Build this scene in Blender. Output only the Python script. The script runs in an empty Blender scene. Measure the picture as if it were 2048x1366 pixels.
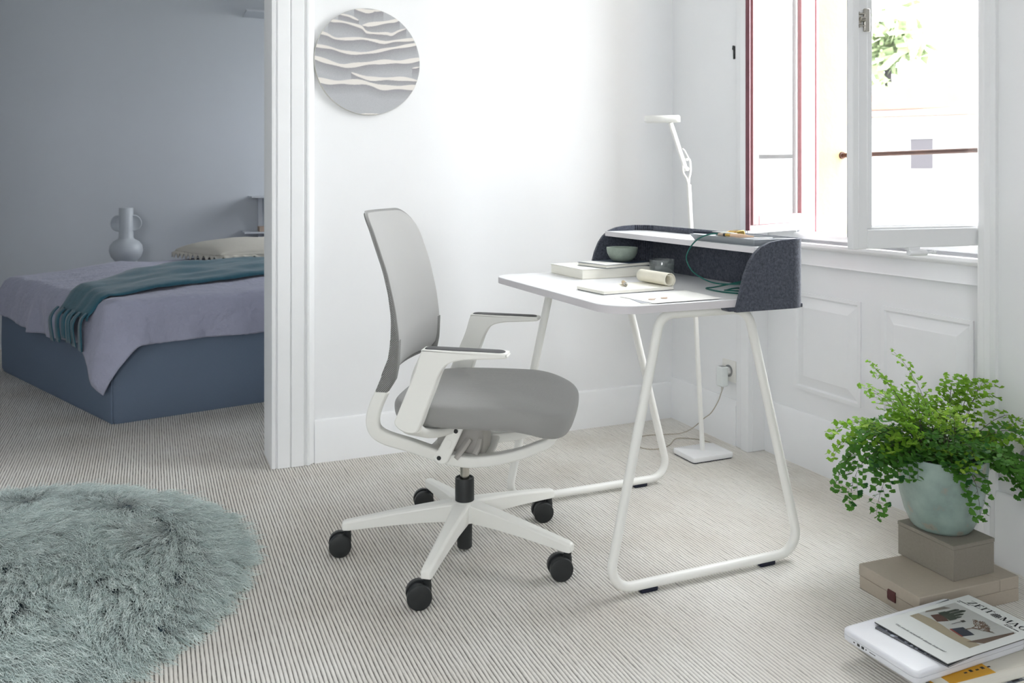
import bpy, bmesh, math, random
import numpy as np
from mathutils import Vector, Matrix, noise as mnoise

random.seed(7)
rng = np.random.default_rng(7)
SC = bpy.context.scene
COL = SC.collection
PI = math.pi
R = math.radians

# ------------------------------------------------------------------ camera, sky, light, exposure
CAM_H = 1.06
YAW = R(23.07)
cam_data = bpy.data.cameras.new('camera')
cam = bpy.data.objects.new('camera', cam_data)
COL.objects.link(cam)
cam.location = (0, 0, CAM_H)
cam.rotation_euler = (R(90), 0, -YAW)
cam_data.sensor_width = 36.0
cam_data.lens = 1700 / 2048 * 36
cam_data.shift_y = -318 / 2048
cam_data.clip_start = 0.05
cam_data.clip_end = 200
cam_data.dof.use_dof = True
cam_data.dof.focus_distance = 2.3
cam_data.dof.aperture_fstop = 6.3
SC.camera = cam

SC.view_settings.view_transform = 'Standard'
SC.view_settings.look = 'None'
SC.view_settings.gamma = 1.0
SC.view_settings.use_curve_mapping = False
SC.view_settings.exposure = 0.56

world = bpy.data.worlds.new('overcast_sky')
SC.world = world
world.use_nodes = True
bg = world.node_tree.nodes['Background']
bg.inputs[0].default_value = (0.95, 0.975, 1.0, 1)
bg.inputs[1].default_value = 12.5
SC.cycles.max_bounces = 14
SC.cycles.diffuse_bounces = 7
SC.cycles.transparent_max_bounces = 24
SC.cycles.sample_clamp_indirect = 12

def portal(name, loc, rot, sx, sy):
    l = bpy.data.lights.new(name, 'AREA')
    l.shape = 'RECTANGLE'; l.size = sx; l.size_y = sy
    l.cycles.is_portal = True
    o = bpy.data.objects.new(name, l); COL.objects.link(o)
    o.location = loc; o.rotation_euler = rot
# sky portals in the window and in two unseen openings added for fill (sampling aids, they give no light of their own)
portal('window_portal', (2.57, 2.13, 1.9), (0, R(90), 0), 2.1, 0.86)
portal('rear_fill_portal', (-1.1, -1.72, 1.5), (R(90), 0, 0), .96, .96)
portal('bedroom_fill_portal', (2.57, 5.375, 1.75), (0, R(90), 0), 1.1, .75)

# ------------------------------------------------------------------ mesh helpers
ROOTM = {}
class G:
    def __init__(s): s.v = []; s.f = []
    def add(s, vs, fs):
        o = len(s.v)
        s.v += [tuple(map(float, p)) for p in vs]
        s.f += [tuple(i + o for i in q) for q in fs]
        return s
    def box(s, x0, x1, y0, y1, z0, z1):
        vs = [(x, y, z) for z in (z0, z1) for y in (y0, y1) for x in (x0, x1)]
        return s.add(vs, [(0,2,3,1),(4,5,7,6),(0,1,5,4),(2,6,7,3),(0,4,6,2),(1,3,7,5)])
    def obox(s, c, ax, ay, hx, hy, z0, z1):
        """box turned in plan: centre c, half sizes along the unit plan axes ax, ay"""
        pts = [(c[0]+i*hx*ax[0]+j*hy*ay[0], c[1]+i*hx*ax[1]+j*hy*ay[1]) for i, j in ((-1,-1),(1,-1),(1,1),(-1,1))]
        return s.prism(pts, z0, z1)
    def prism(s, poly, lo, hi, axis='z'):
        n = len(poly)
        def m(p, h):
            return {'z': (p[0], p[1], h), 'y': (p[0], h, p[1]), 'x': (h, p[0], p[1])}[axis]
        vs = [m(p, lo) for p in poly] + [m(p, hi) for p in poly]
        fs = [tuple(range(n))[::-1], tuple(range(n, 2*n))] + [(i, (i+1) % n, n+(i+1) % n, n+i) for i in range(n)]
        return s.add(vs, fs)
    def loft(s, rings, caps=True, closed=False):
        n = len(rings[0]); k = len(rings)
        vs = [p for r in rings for p in r]; fs = []
        for i in range(k if closed else k-1):
            a = i*n; b = ((i+1) % k)*n
            fs += [(a+j, a+(j+1) % n, b+(j+1) % n, b+j) for j in range(n)]
        if caps and not closed:
            fs += [tuple(range(n))[::-1], tuple(range((k-1)*n, k*n))]
        return s.add(vs, fs)
    def tube(s, pts, r, n=12, closed=False, caps=True, flat=1.0, up=None):
        P = [Vector(p) for p in pts]; k = len(P)
        rr = [r]*k if not hasattr(r, '__len__') else r
        T = []
        for i in range(k):
            a = P[(i-1) % k] if (closed or i > 0) else P[i]
            b = P[(i+1) % k] if (closed or i < k-1) else P[i]
            t = (b-a); T.append(t.normalized() if t.length > 1e-9 else Vector((0,0,1)))
        u = Vector(up) if up else (Vector((0,0,1)) if abs(T[0].z) < .9 else Vector((1,0,0)))
        rings = []
        for i in range(k):
            u = (u - T[i]*u.dot(T[i]))
            u = u.normalized() if u.length > 1e-6 else T[i].orthogonal().normalized()
            w = T[i].cross(u)
            rings.append([tuple(P[i] + (u*math.cos(2*PI*j/n)*flat + w*math.sin(2*PI*j/n))*rr[i]) for j in range(n)])
        return s.loft(rings, caps, closed)
    def lathe(s, prof, n=32, c=(0,0,0)):
        rings = [[(c[0]+max(r,1e-5)*math.cos(2*PI*j/n), c[1]+max(r,1e-5)*math.sin(2*PI*j/n), c[2]+z) for j in range(n)] for r, z in prof]
        return s.loft(rings, True)
    def cyl(s, p0, p1, r, n=20): return s.tube([p0, p1], r, n)
    def grid(s, P):
        nu, nv = len(P), len(P[0])
        vs = [p for row in P for p in row]
        fs = [(i*nv+j, (i+1)*nv+j, (i+1)*nv+j+1, i*nv+j+1) for i in range(nu-1) for j in range(nv-1)]
        return s.add(vs, fs)

def root_of(o):
    while o.parent: o = o.parent
    return o
def ob(name, g, mat, parent=None, w=False, bevel=0, seg=2, sub=0, solid=0, smooth=35, base=None, recalc=True, **props):
    vs = np.array(g.v, dtype=float)
    loc = None
    if parent is None:
        loc = base if base is not None else ((vs[:,0].min()+vs[:,0].max())/2, (vs[:,1].min()+vs[:,1].max())/2, vs[:,2].min())
        vs = vs - np.array(loc)
    elif w:
        M = np.array(ROOTM[root_of(parent).name].inverted())
        vs = vs @ M[:3,:3].T + M[:3,3]
    me = bpy.data.meshes.new(name)
    me.from_pydata(vs.tolist(), [], g.f)
    if recalc:
        bm = bmesh.new(); bm.from_mesh(me)
        bmesh.ops.recalc_face_normals(bm, faces=bm.faces)
        bm.to_mesh(me); bm.free()
    if smooth:
        me.polygons.foreach_set('use_smooth', [True]*len(me.polygons))
        if smooth < 180: me.set_sharp_from_angle(angle=R(smooth))
    me.materials.append(mat)
    o = bpy.data.objects.new(name, me); COL.objects.link(o)
    if loc is not None: o.location = loc
    if parent is not None: o.parent = parent
    if solid:
        m = o.modifiers.new('solidify', 'SOLIDIFY'); m.thickness = solid; m.offset = 0
    if bevel:
        m = o.modifiers.new('bevel', 'BEVEL'); m.width = bevel; m.segments = seg; m.limit_method = 'ANGLE'; m.angle_limit = R(35)
        m.harden_normals = False
    if sub:
        m = o.modifiers.new('subdivision', 'SUBSURF'); m.levels = sub; m.render_levels = sub
    for k, v in props.items(): o[k] = v
    return o
def copy_part(src, parent, loc=(0,0,0), rotz=0, scale=None, matrix=None):
    c = src.copy(); COL.objects.link(c); c.parent = parent
    if matrix is not None: c.matrix_basis = matrix
    else:
        c.location = loc; c.rotation_euler = (0,0,rotz)
        if scale: c.scale = scale
    return c
def thing(name, label, category, loc=(0,0,0), rotz=0, group=None, kind=None):
    o = bpy.data.objects.new(name, None); COL.objects.link(o)
    o.empty_display_size = 0.05
    o.location = loc; o.rotation_euler = (0,0,rotz)
    ROOTM[o.name] = Matrix.Translation(loc) @ Matrix.Rotation(rotz, 4, 'Z')
    if kind: o['kind'] = kind
    else:
        o['label'] = label; o['category'] = category
    if group: o['group'] = group
    return o
def struct(name, g, mat, parent=None, **k):
    o = ob(name, g, mat, parent, **k)
    o['kind'] = 'structure'
    return o
def rrect(x0, x1, y0, y1, r, n=6):
    rs = r if hasattr(r, '__len__') else [r]*4     # order: x0y0, x1y0, x1y1, x0y1
    out = []
    for (cx, cy, a0), q in zip(((x0, y0, 180), (x1, y0, 270), (x1, y1, 0), (x0, y1, 90)), rs):
        if q <= 0: out.append((cx, cy)); continue
        ox = cx + (q if cx == x0 else -q); oy = cy + (q if cy == y0 else -q)
        out += [(ox + q*math.cos(R(a0 + 90*i/n)), oy + q*math.sin(R(a0 + 90*i/n))) for i in range(n+1)]
    return out
def spline(pts, n=8, closed=False):
    P = [np.array(p, float) for p in pts]; k = len(P); out = []
    for i in range(k if closed else k-1):
        p0 = P[(i-1) % k] if (closed or i > 0) else 2*P[0]-P[1]
        p1 = P[i]; p2 = P[(i+1) % k]
        p3 = P[(i+2) % k] if (closed or i+2 < k) else 2*P[-1]-P[-2]
        for j in range(n):
            t = j/n
            out.append(tuple(.5*((2*p1)+(-p0+p2)*t+(2*p0-5*p1+4*p2-p3)*t*t+(-p0+3*p1-3*p2+p3)*t**3)))
    if not closed: out.append(tuple(P[-1]))
    return out
def fillet(pts, r, n=8, closed=True):
    P = [Vector(p) for p in pts]; k = len(P); out = []
    rs = r if hasattr(r, '__len__') else [r]*k
    for i in range(k):
        if not closed and i in (0, k-1): out.append(tuple(P[i])); continue
        a = (P[i-1]-P[i]).normalized(); b = (P[(i+1) % k]-P[i]).normalized()
        ang = a.angle(b); d = rs[i]/math.tan(ang/2)
        c = P[i] + (a+b).normalized()*(rs[i]/math.sin(ang/2))
        s0 = P[i]+a*d-c; s1 = P[i]+b*d-c
        th = s0.angle(s1)
        for j in range(n+1):
            t = j/n
            out.append(tuple(c + (s0*math.sin((1-t)*th)+s1*math.sin(t*th))/math.sin(th)))
    return out
def interp(x, xs, ys): return float(np.interp(x, xs, ys))
def sm(t): t = max(0., min(1., t)); return t*t*(3-2*t)

# ------------------------------------------------------------------ materials
def srgb(r, g, b):
    f = lambda c: (c/255/12.92) if c/255 <= .04045 else ((c/255+.055)/1.055)**2.4
    return (f(r), f(g), f(b))
def mat(name, col, rough=.5, metal=0., spec=.5, var=None, bump=None, sheen=0., coat=0., trans=0., attr=None, ior=1.45, stretch=None):
    m = bpy.data.materials.new(name); m.use_nodes = True
    nt = m.node_tree; N = nt.nodes; L = nt.links
    b = N['Principled BSDF']
    b.inputs['Base Color'].default_value = (*col, 1)
    b.inputs['Roughness'].default_value = rough
    b.inputs['Metallic'].default_value = metal
    b.inputs['Specular IOR Level'].default_value = spec
    b.inputs['IOR'].default_value = ior
    if sheen: b.inputs['Sheen Weight'].default_value = sheen
    if coat: b.inputs['Coat Weight'].default_value = coat; b.inputs['Coat Roughness'].default_value = .15
    if trans: b.inputs['Transmission Weight'].default_value = trans
    tc = None
    if var or bump:
        tc = N.new('ShaderNodeTexCoord'); src = tc.outputs['Object']
        if stretch:
            mp = N.new('ShaderNodeMapping'); mp.inputs['Scale'].default_value = stretch
            L.new(src, mp.inputs['Vector']); src = mp.outputs['Vector']
    colsock = None
    if attr:
        a = N.new('ShaderNodeAttribute'); a.attribute_name = attr; colsock = a.outputs['Color']
    if var:
        scale, amt = var[:2]; det = var[2] if len(var) > 2 else 4
        nz = N.new('ShaderNodeTexNoise'); nz.inputs['Scale'].default_value = scale; nz.inputs['Detail'].default_value = det
        nz.inputs['Roughness'].default_value = .65
        L.new(src, nz.inputs['Vector'])
        mr = N.new('ShaderNodeMapRange'); mr.inputs[1].default_value = .28; mr.inputs[2].default_value = .72
        mr.inputs[3].default_value = 1-amt; mr.inputs[4].default_value = 1+amt
        L.new(nz.outputs['Fac'], mr.inputs[0])
        mx = N.new('ShaderNodeMix'); mx.data_type = 'RGBA'; mx.blend_type = 'MULTIPLY'; mx.inputs[0].default_value = 1
        if colsock: L.new(colsock, mx.inputs[6])
        else: mx.inputs[6].default_value = (*col, 1)
        L.new(mr.outputs[0], mx.inputs[7]); colsock = mx.outputs[2]
    if colsock: L.new(colsock, b.inputs['Base Color'])
    if bump:
        scale, st = bump[:2]; dist = bump[2] if len(bump) > 2 else .002
        nz = N.new('ShaderNodeTexNoise'); nz.inputs['Scale'].default_value = scale; nz.inputs['Detail'].default_value = 3
        L.new(src, nz.inputs['Vector'])
        bp = N.new('ShaderNodeBump'); bp.inputs['Strength'].default_value = st; bp.inputs['Distance'].default_value = dist
        L.new(nz.outputs['Fac'], bp.inputs['Height']); L.new(bp.outputs[0], b.inputs['Normal'])
    return m
def weave(m, sx, sy, sz, depth=.0006, dark=.0, st=.5):
    """fine woven relief (product of sines) added to a material's bump and colour"""
    nt = m.node_tree; N = nt.nodes; L = nt.links; b = N['Principled BSDF']
    tc = N.new('ShaderNodeTexCoord'); mp = N.new('ShaderNodeMapping'); mp.inputs['Scale'].default_value = (sx, sy, sz)
    L.new(tc.outputs['Object'], mp.inputs['Vector'])
    sp = N.new('ShaderNodeSeparateXYZ'); L.new(mp.outputs[0], sp.inputs[0])
    def sine(o):
        n = N.new('ShaderNodeMath'); n.operation = 'SINE'; L.new(o, n.inputs[0]); return n.outputs[0]
    a = N.new('ShaderNodeMath'); a.operation = 'ADD'; L.new(sp.outputs[0], a.inputs[0]); L.new(sp.outputs[1], a.inputs[1])
    p = N.new('ShaderNodeMath'); p.operation = 'MULTIPLY'; L.new(sine(a.outputs[0]), p.inputs[0]); L.new(sine(sp.outputs[2]), p.inputs[1])
    bp = N.new('ShaderNodeBump'); bp.inputs['Strength'].default_value = st; bp.inputs['Distance'].default_value = depth
    L.new(p.outputs[0], bp.inputs['Height']); L.new(bp.outputs[0], b.inputs['Normal'])
    if dark:
        mr = N.new('ShaderNodeMapRange'); mr.inputs[1].default_value = -.3; mr.inputs[2].default_value = .5
        mr.inputs[3].default_value = 1-dark; mr.inputs[4].default_value = 1+dark*.3; L.new(p.outputs[0], mr.inputs[0])
        mx = N.new('ShaderNodeMix'); mx.data_type = 'RGBA'; mx.blend_type = 'MULTIPLY'; mx.inputs[0].default_value = 1
        mx.inputs[6].default_value = b.inputs['Base Color'].default_value
        L.new(mr.outputs[0], mx.inputs[7]); L.new(mx.outputs[2], b.inputs['Base Color'])
    return m
def pane_glass(name, tint=(1,1,1), refl=1.0, cloud=0.):
    m = bpy.data.materials.new(name); m.use_nodes = True
    nt = m.node_tree; N = nt.nodes; L = nt.links
    N.remove(N['Principled BSDF'])
    t = N.new('ShaderNodeBsdfTransparent'); t.inputs[0].default_value = (*tint, 1)
    g = N.new('ShaderNodeBsdfGlossy'); g.inputs['Roughness'].default_value = .02
    f = N.new('ShaderNodeFresnel'); f.inputs[0].default_value = 1.5
    mu = N.new('ShaderNodeMath'); mu.operation = 'MULTIPLY'; mu.inputs[1].default_value = refl; L.new(f.outputs[0], mu.inputs[0])
    ge = N.new('ShaderNodeNewGeometry'); fb = N.new('ShaderNodeMath'); fb.operation = 'SUBTRACT'; fb.inputs[0].default_value = 1; L.new(ge.outputs['Backfacing'], fb.inputs[1])
    m2 = N.new('ShaderNodeMath'); m2.operation = 'MULTIPLY'; L.new(mu.outputs[0], m2.inputs[0]); L.new(fb.outputs[0], m2.inputs[1])
    mx = N.new('ShaderNodeMixShader'); L.new(m2.outputs[0], mx.inputs[0]); L.new(t.outputs[0], mx.inputs[1]); L.new(g.outputs[0], mx.inputs[2])
    last = mx.outputs[0]
    if cloud:
        df = N.new('ShaderNodeBsdfDiffuse'); df.inputs[0].default_value = (.9, .93, .92, 1)
        m3 = N.new('ShaderNodeMixShader'); m3.inputs[0].default_value = cloud; L.new(last, m3.inputs[1]); L.new(df.outputs[0], m3.inputs[2]); last = m3.outputs[0]
    L.new(last, N['Material Output'].inputs[0])
    return m
M_wall = mat('white_wall_paint', (.83, .84, .85), .7, spec=.25, var=(2.5, .012), bump=(60, .12, .002))
M_trim = mat('white_gloss_paint', (.84, .85, .86), .42, spec=.4, var=(3, .015), bump=(25, .06, .003))
M_ceil = mat('ceiling_paint', (.85, .85, .85), .8, spec=.2)
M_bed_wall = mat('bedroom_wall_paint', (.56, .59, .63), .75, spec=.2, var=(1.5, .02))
M_burg = mat('burgundy_paint', srgb(116, 72, 80), .5, var=(30, .12), bump=(80, .2, .001))
M_pink = mat('burgundy_paint_lit', srgb(168, 122, 126), .55, var=(30, .1), bump=(80, .2, .001))  # burgundy lightened so the colour carries the daylight on its outdoor faces
M_ochre = mat('ochre_plaster', srgb(150, 130, 97), .85, var=(6, .06), bump=(40, .3, .004))
M_white = mat('white_powder_coat', srgb(238, 238, 234), .38, spec=.4)
M_plastic = mat('white_plastic', srgb(238, 238, 233), .36, spec=.45)
M_grey_plastic = mat('light_grey_plastic', srgb(188, 185, 180), .45)
M_black = mat('black_plastic', srgb(38, 41, 42), .42)
M_rubber = mat('navy_rubber', srgb(14, 22, 44), .4)
M_chrome = mat('brushed_steel', srgb(186, 182, 174), .25, metal=1)
M_brass = mat('brass', srgb(205, 170, 95), .25, metal=1)
M_paper = mat('paper_white', srgb(236, 236, 232), .75, spec=.2)
M_cream = mat('paper_cream', srgb(233, 229, 214), .8, spec=.2, var=(40, .03))
M_black_line = mat('black_ink', srgb(24, 26, 34), .6)
M_glass = pane_glass('window_glass', refl=1.7)
# ------------------------------------------------------------------ the room
XW, XR, XO = 2.18, 2.255, 2.55          # window wall face, niche face, outer face
YB, YB2 = 3.26, 3.43                    # back wall, its far face
ZC = 3.2
YBED = 6.25

def carpet():
    pitch, h = .0095, .0040
    x0, x1, y0, y1 = -2.3, 2.29, .55, YBED
    nr = int((x1-x0)/pitch); ys = np.arange(y0, y1+.0379, .038); ny = len(ys)
    frac = np.array([0, .15, .5, .85]); hz = np.array([0, .78, 1., .78]); gap = np.array([1., .2, 0, .2])
    X = (x0 + pitch*(np.arange(nr)[:,None] + frac[None,:])).reshape(-1)
    Z0 = np.tile(hz, nr); Gp = np.tile(gap, nr)
    nx = len(X)
    rowamp = rng.uniform(.9, 1.1, (nr, ny)).repeat(4, 0)
    wob = rng.normal(0, .00045, (nr, ny)).repeat(4, 0)
    P = np.zeros((nx, ny, 3))
    P[:,:,0] = X[:,None] + wob*(Z0[:,None] > 0)
    P[:,:,1] = ys[None,:] + rng.uniform(-.012, .012, (nx, 1))
    P[:,:,2] = (Z0[:,None]*rowamp - 1.0)*h
    idx = np.arange(nx*ny).reshape(nx, ny)
    q = np.stack([idx[:-1,:-1], idx[1:,:-1], idx[1:,1:], idx[:-1,1:]], -1).reshape(-1, 4)
    me = bpy.data.meshes.new('floor')
    me.vertices.add(nx*ny); me.vertices.foreach_set('co', P.reshape(-1))
    me.loops.add(len(q)*4); me.loops.foreach_set('vertex_index', q.reshape(-1).astype(np.int32))
    me.polygons.add(len(q)); me.polygons.foreach_set('loop_start', np.arange(0, len(q)*4, 4, dtype=np.int32))
    me.update()
    me.polygons.foreach_set('use_smooth', np.ones(len(q), bool))
    a = me.attributes.new('gap', 'FLOAT', 'POINT')
    a.data.foreach_set('value', np.repeat(Gp, ny).astype(np.float32))
    m = bpy.data.materials.new('ribbed_wool_carpet'); m.use_nodes = True
    nt = m.node_tree; N = nt.nodes; L = nt.links; b = N['Principled BSDF']
    b.inputs['Roughness'].default_value = .95; b.inputs['Specular IOR Level'].default_value = .1
    tc = N.new('ShaderNodeTexCoord')
    at = N.new('ShaderNodeAttribute'); at.attribute_name = 'gap'
    n1 = N.new('ShaderNodeTexNoise'); n1.inputs['Scale'].default_value = 3.0; n1.inputs['Detail'].default_value = 5
    mp = N.new('ShaderNodeMapping'); mp.inputs['Scale'].default_value = (220, 45, 1)
    n2 = N.new('ShaderNodeTexNoise'); n2.inputs['Scale'].default_value = 1.0; n2.inputs['Detail'].default_value = 3
    L.new(tc.outputs['Object'], n1.inputs['Vector']); L.new(tc.outputs['Object'], mp.inputs['Vector']); L.new(mp.outputs[0], n2.inputs['Vector'])
    r1 = N.new('ShaderNodeValToRGB')
    r1.color_ramp.elements[0].position = .3; r1.color_ramp.elements[0].color = (*srgb(220, 215, 207), 1)
    r1.color_ramp.elements[1].position = .7; r1.color_ramp.elements[1].color = (*srgb(238, 236, 231), 1)
    L.new(n1.outputs['Fac'], r1.inputs[0])
    gm = N.new('ShaderNodeMapRange'); gm.inputs[1].default_value = .36; gm.inputs[2].default_value = .62; gm.inputs[3].default_value = .72; gm.inputs[4].default_value = 1.0
    L.new(n2.outputs['Fac'], gm.inputs[0])
    mu = N.new('ShaderNodeMath'); mu.operation = 'MULTIPLY'; L.new(at.outputs['Fac'], mu.inputs[0]); L.new(gm.outputs[0], mu.inputs[1])
    mx = N.new('ShaderNodeMix'); mx.data_type = 'RGBA'; L.new(mu.outputs[0], mx.inputs[0]); L.new(r1.outputs[0], mx.inputs[6])
    mx.inputs[7].default_value = (*srgb(72, 66, 62), 1)
    L.new(mx.outputs[2], b.inputs['Base Color'])
    n3 = N.new('ShaderNodeTexNoise'); n3.inputs['Scale'].default_value = 210; L.new(tc.outputs['Object'], n3.inputs['Vector'])
    bp = N.new('ShaderNodeBump'); bp.inputs['Strength'].default_value = .7; bp.inputs['Distance'].default_value = .0025
    L.new(n3.outputs['Fac'], bp.inputs['Height']); L.new(bp.outputs[0], b.inputs['Normal'])
    me.materials.append(m)
    o = bpy.data.objects.new('floor', me); COL.objects.link(o); o['kind'] = 'structure'
    plain = mat('wool_carpet_plain', srgb(205, 200, 192), .95, spec=.1, bump=(200, .4))
    struct('floor_slab', G().box(-2.8, 2.6, -1.9, YBED+.1, -.12, -.006), plain)
carpet()

# window wall with the niche and the window opening
OY0, OY1, OZ0, OZ1 = 1.72, 2.545, .845, 2.95
g = G()
g.box(XW, XO, 2.705, YB2, 0, ZC).box(XW, XO, .95, 1.704, 0, ZC)
g.box(XR, XO, 1.704, 2.705, 0, .83).box(XW, XO, 1.704, 2.705, 3.0, ZC).box(XR, XO, 1.704, 2.705, OZ1, 3.0)
g.box(XR, XO, OY1, 2.705, .83, OZ1).box(XR, XO, 1.704, OY0, .83, OZ1)
g.box(XW, XO, -1.7, .95, 0, ZC)
wall_r = struct('wall_right', g, M_wall, base=(0,0,0), bevel=.002)
# raised-and-fielded panels under the window
def panel(y0, y1, z0, z1):
    g = G(); d = .0
    rings = []
    for ins, x in ((0, XR+.001), (0, XR-.007), (.012, XR-.007), (.018, XR+.0005), (.05, XR-.008), (.055, XR-.010)):
        rings.append([(x, y0+ins, z0+ins), (x, y1-ins, z0+ins), (x, y1-ins, z1-ins), (x, y0+ins, z1-ins)])
    g.loft(rings)
    return g
for (a, b) in ((2.222, 2.55), (1.785, 2.131)):
    ob('panel', panel(a, b, .283, .648), M_trim, wall_r, smooth=0)
# sill with nosing, apron
g = G().prism([(2.207,.838),(2.207,.826),(2.213,.818),(2.24,.812),(2.24,.762),(2.236,.755),(2.256,.755),(2.256,.838)], 1.704, 2.705, 'y')
ob('sill', g, M_trim, wall_r, bevel=.002)
# rendered outer reveal
g = G().box(2.345, XO+.01, OY1-.012, OY1+.004, OZ0-.02, OZ1).box(2.345, XO+.01, OY0-.004, OY0+.012, OZ0-.02, OZ1)
ob('reveal', g, M_ochre, wall_r, bevel=.002)
ob('outer_sill', G().prism([(2.3,.862),(2.62,.84),(2.62,.815),(2.3,.82)], OY0, OY1, 'y'), M_trim, wall_r, bevel=.003)

# casings and skirting of the window wall
trim = struct('trim_1', G().prism([(XW+.004,2.706),(XW-.02,2.706),(XW-.022,2.716),(XW-.022,2.75),(XW-.016,2.757),(XW-.016,2.775),(XW-.012,2.79),(XW+.004,2.79)], 0, 3.03), M_trim, bevel=.0015)
struct('trim_2', G().prism([(XW+.004,1.703),(XW-.018,1.703),(XW-.024,1.695),(XW-.024,1.678),(XW-.012,1.668),(XW-.012,1.652),(XW+.004,1.652)], 0, 3.03), M_trim, bevel=.0015)
def skirt(h, t=.016):
    return [(0,0),(-t,0),(-t,h-.022),(-t*.75,h-.016),(-t*.75,h-.008),(-t*.45,h),(0,h)]
def skirting(name, p0, p1, nrm, h):
    """skirting from p0 to p1 in plan; nrm points into the room"""
    g = G(); rings = []
    for p in (p0, p1):
        rings.append([(p[0]-a*nrm[0], p[1]-a*nrm[1], z-.004) for a, z in skirt(h)])
    g.loft(rings); return struct(name, g, M_trim, bevel=.001)
skirting('baseboard_right', (XW, YB), (XW, 2.79), (-1, 0), .185)
skirting('baseboard_niche', (XR, 2.705), (XR, 1.704), (-1, 0), .205)
skirting('baseboard_near', (XW, 1.652), (XW, .2), (-1, 0), .205)
skirting('baseboard_back', (.572, YB), (XW, YB), (0, -1), .165)

# back wall, doorway to the bedroom
g = G().box(.42, XO, YB, YB2, 0, ZC).box(-2.7, -1.0, YB, YB2, 0, ZC).box(-1.0, .42, YB, YB2, 2.35, ZC)
struct('wall_back', g, M_wall, base=(0,0,0))
cas = [(.572,YB+.002),(.572,3.248),(.556,3.236),(.550,3.226),(.541,3.226),(.537,3.234),(.532,3.234),(.529,3.228),(.485,3.229),(.482,3.236),(.478,3.230),(.4345,3.231),(.4325,3.238),(.429,3.238),(.426,3.233),(.414,3.236),(.412,3.25),(.411,YB2+.01),(.43,YB2+.01),(.43,YB+.002)]
struct('trim_3', G().prism(cas, 0, 2.36), M_trim, bevel=.0012)
struct('trim_4', G().box(-1.0, -.9, YB-.025, YB2+.01, 0, 2.36), M_trim, bevel=.004)
struct('trim_5', G().box(-1.0, .412, YB-.025, YB2+.01, 2.26, 2.36), M_trim, bevel=.004)
# the rest of the shell
struct('wall_left', G().box(-2.8, -2.7, -1.8, YBED+.1, 0, ZC), M_wall)
g = G().box(-2.8, -1.58, -1.8, -1.7, 0, ZC).box(-.62, XO, -1.8, -1.7, 0, ZC).box(-1.58, -.62, -1.8, -1.7, 0, 1.02).box(-1.58, -.62, -1.8, -1.7, 1.98, ZC)  # the opening is added to let fill light in from behind the camera
struct('wall_rear', g, M_wall)
struct('ceiling', G().box(-2.8, XO, -1.8, YBED+.1, ZC, ZC+.1), M_ceil)
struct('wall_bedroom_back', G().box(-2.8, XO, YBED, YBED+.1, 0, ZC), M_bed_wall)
struct('wall_bedroom_right', G().box(XW, XO, YB2, 5.0, 0, ZC).box(XW, XO, 5.75, YBED, 0, ZC).box(XW, XO, 5.0, 5.75, 0, 1.2).box(XW, XO, 5.0, 5.75, 2.3, ZC), M_bed_wall)  # unseen opening added to brighten the bedroom from the right

# ------------------------------------------------------------------ window: fixed frame and two open casements
win = thing('window_1', None, None, (2.3, 2.13, .83), kind='structure')
g = G()
g.box(2.262, 2.335, 2.53, OY1+.001, OZ0, OZ1).box(2.262, 2.335, OY0-.001, 1.74, OZ0, OZ1)
g.box(2.262, 2.335, OY0, OY1, .83, .872).box(2.262, 2.335, OY0, OY1, 2.91, OZ1)
ob('frame', g, M_trim, win, w=True, bevel=.003)
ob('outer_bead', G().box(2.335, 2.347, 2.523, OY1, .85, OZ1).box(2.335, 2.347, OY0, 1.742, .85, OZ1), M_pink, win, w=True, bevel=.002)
ob('weather_bar', G().prism([(2.262,.872),(2.24,.872),(2.236,.862),(2.24,.85),(2.262,.845)], 1.75, 2.54, 'y'), M_trim, win, w=True, bevel=.002)
def casement(hx, hy, dx, dy, length, z0, z1, face_mat, out, edge_mat):
    """leaf hinged at (hx,hy) running along (dx,dy); out = +1/-1 side of the outdoor face"""
    d = Vector((dx, dy)).normalized(); n = Vector((-d.y, d.x))*out
    def bx(g, a0, a1, n0, n1, z0, z1):
        pts = [(hx+d.x*a+n.x*b, hy+d.y*a+n.y*b) for a, b in ((a0,n0),(a1,n0),(a1,n1),(a0,n1))]
        return g.prism(pts, z0, z1)
    st, rl = .047, .052
    g = G()
    bx(g, 0, st, -.019, .0, z0, z1); bx(g, length-st, length, -.019, .0, z0, z1)
    bx(g, st, length-st, -.019, .0, z0, z0+rl); bx(g, st, length-st, -.019, .0, z1-rl, z1)
    bx(g, length-.012, length+.008, -.027, -.004, z0, z1)
    leaf = ob('casement', g, M_trim, win, w=True, bevel=.0025)
    e = .018
    g = G(); bx(g, st-.002, st+.006, -.013, .0, z0+rl, z1-rl); bx(g, length-st-.02, length-st+.002, -.013, .0, z0+rl, z1-rl)
    bx(g, st, length-st, -.013, .0, z0+rl-.002, z0+rl+.006)
    ob('glazing_bead', g, M_trim, leaf, w=True, bevel=.002)
    g = G(); o0 = .0; o1 = .016
    bx(g, e, st, o0, o1, z0+.03, z1-e); bx(g, length-st, length-.006, o0, o1, z0+.03, z1-e)
    bx(g, st, length-st, o0, o1, z0+.03, z0+rl+.012); bx(g, st, length-st, o0, o1, z1-rl, z1-e)
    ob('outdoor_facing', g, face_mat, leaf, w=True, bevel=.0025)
    if edge_mat:
        g = G(); bx(g, length+.001, length+.0095, -.004, .011, z0+.012, z1)
        ob('painted_edge', g, edge_mat, leaf, w=True, bevel=.001)
    g = G(); bx(g, st-.004, length-st+.004, -.006, -.003, z0+rl-.004, z1-rl+.004)
    ob('glass_pane', g, M_glass, leaf, w=True, smooth=0)
    return leaf, d, n
right_leaf, d_, n_ = casement(2.262, 1.716, -.985, .085, .523, .880, 2.9, M_trim, -1, None)
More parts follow.
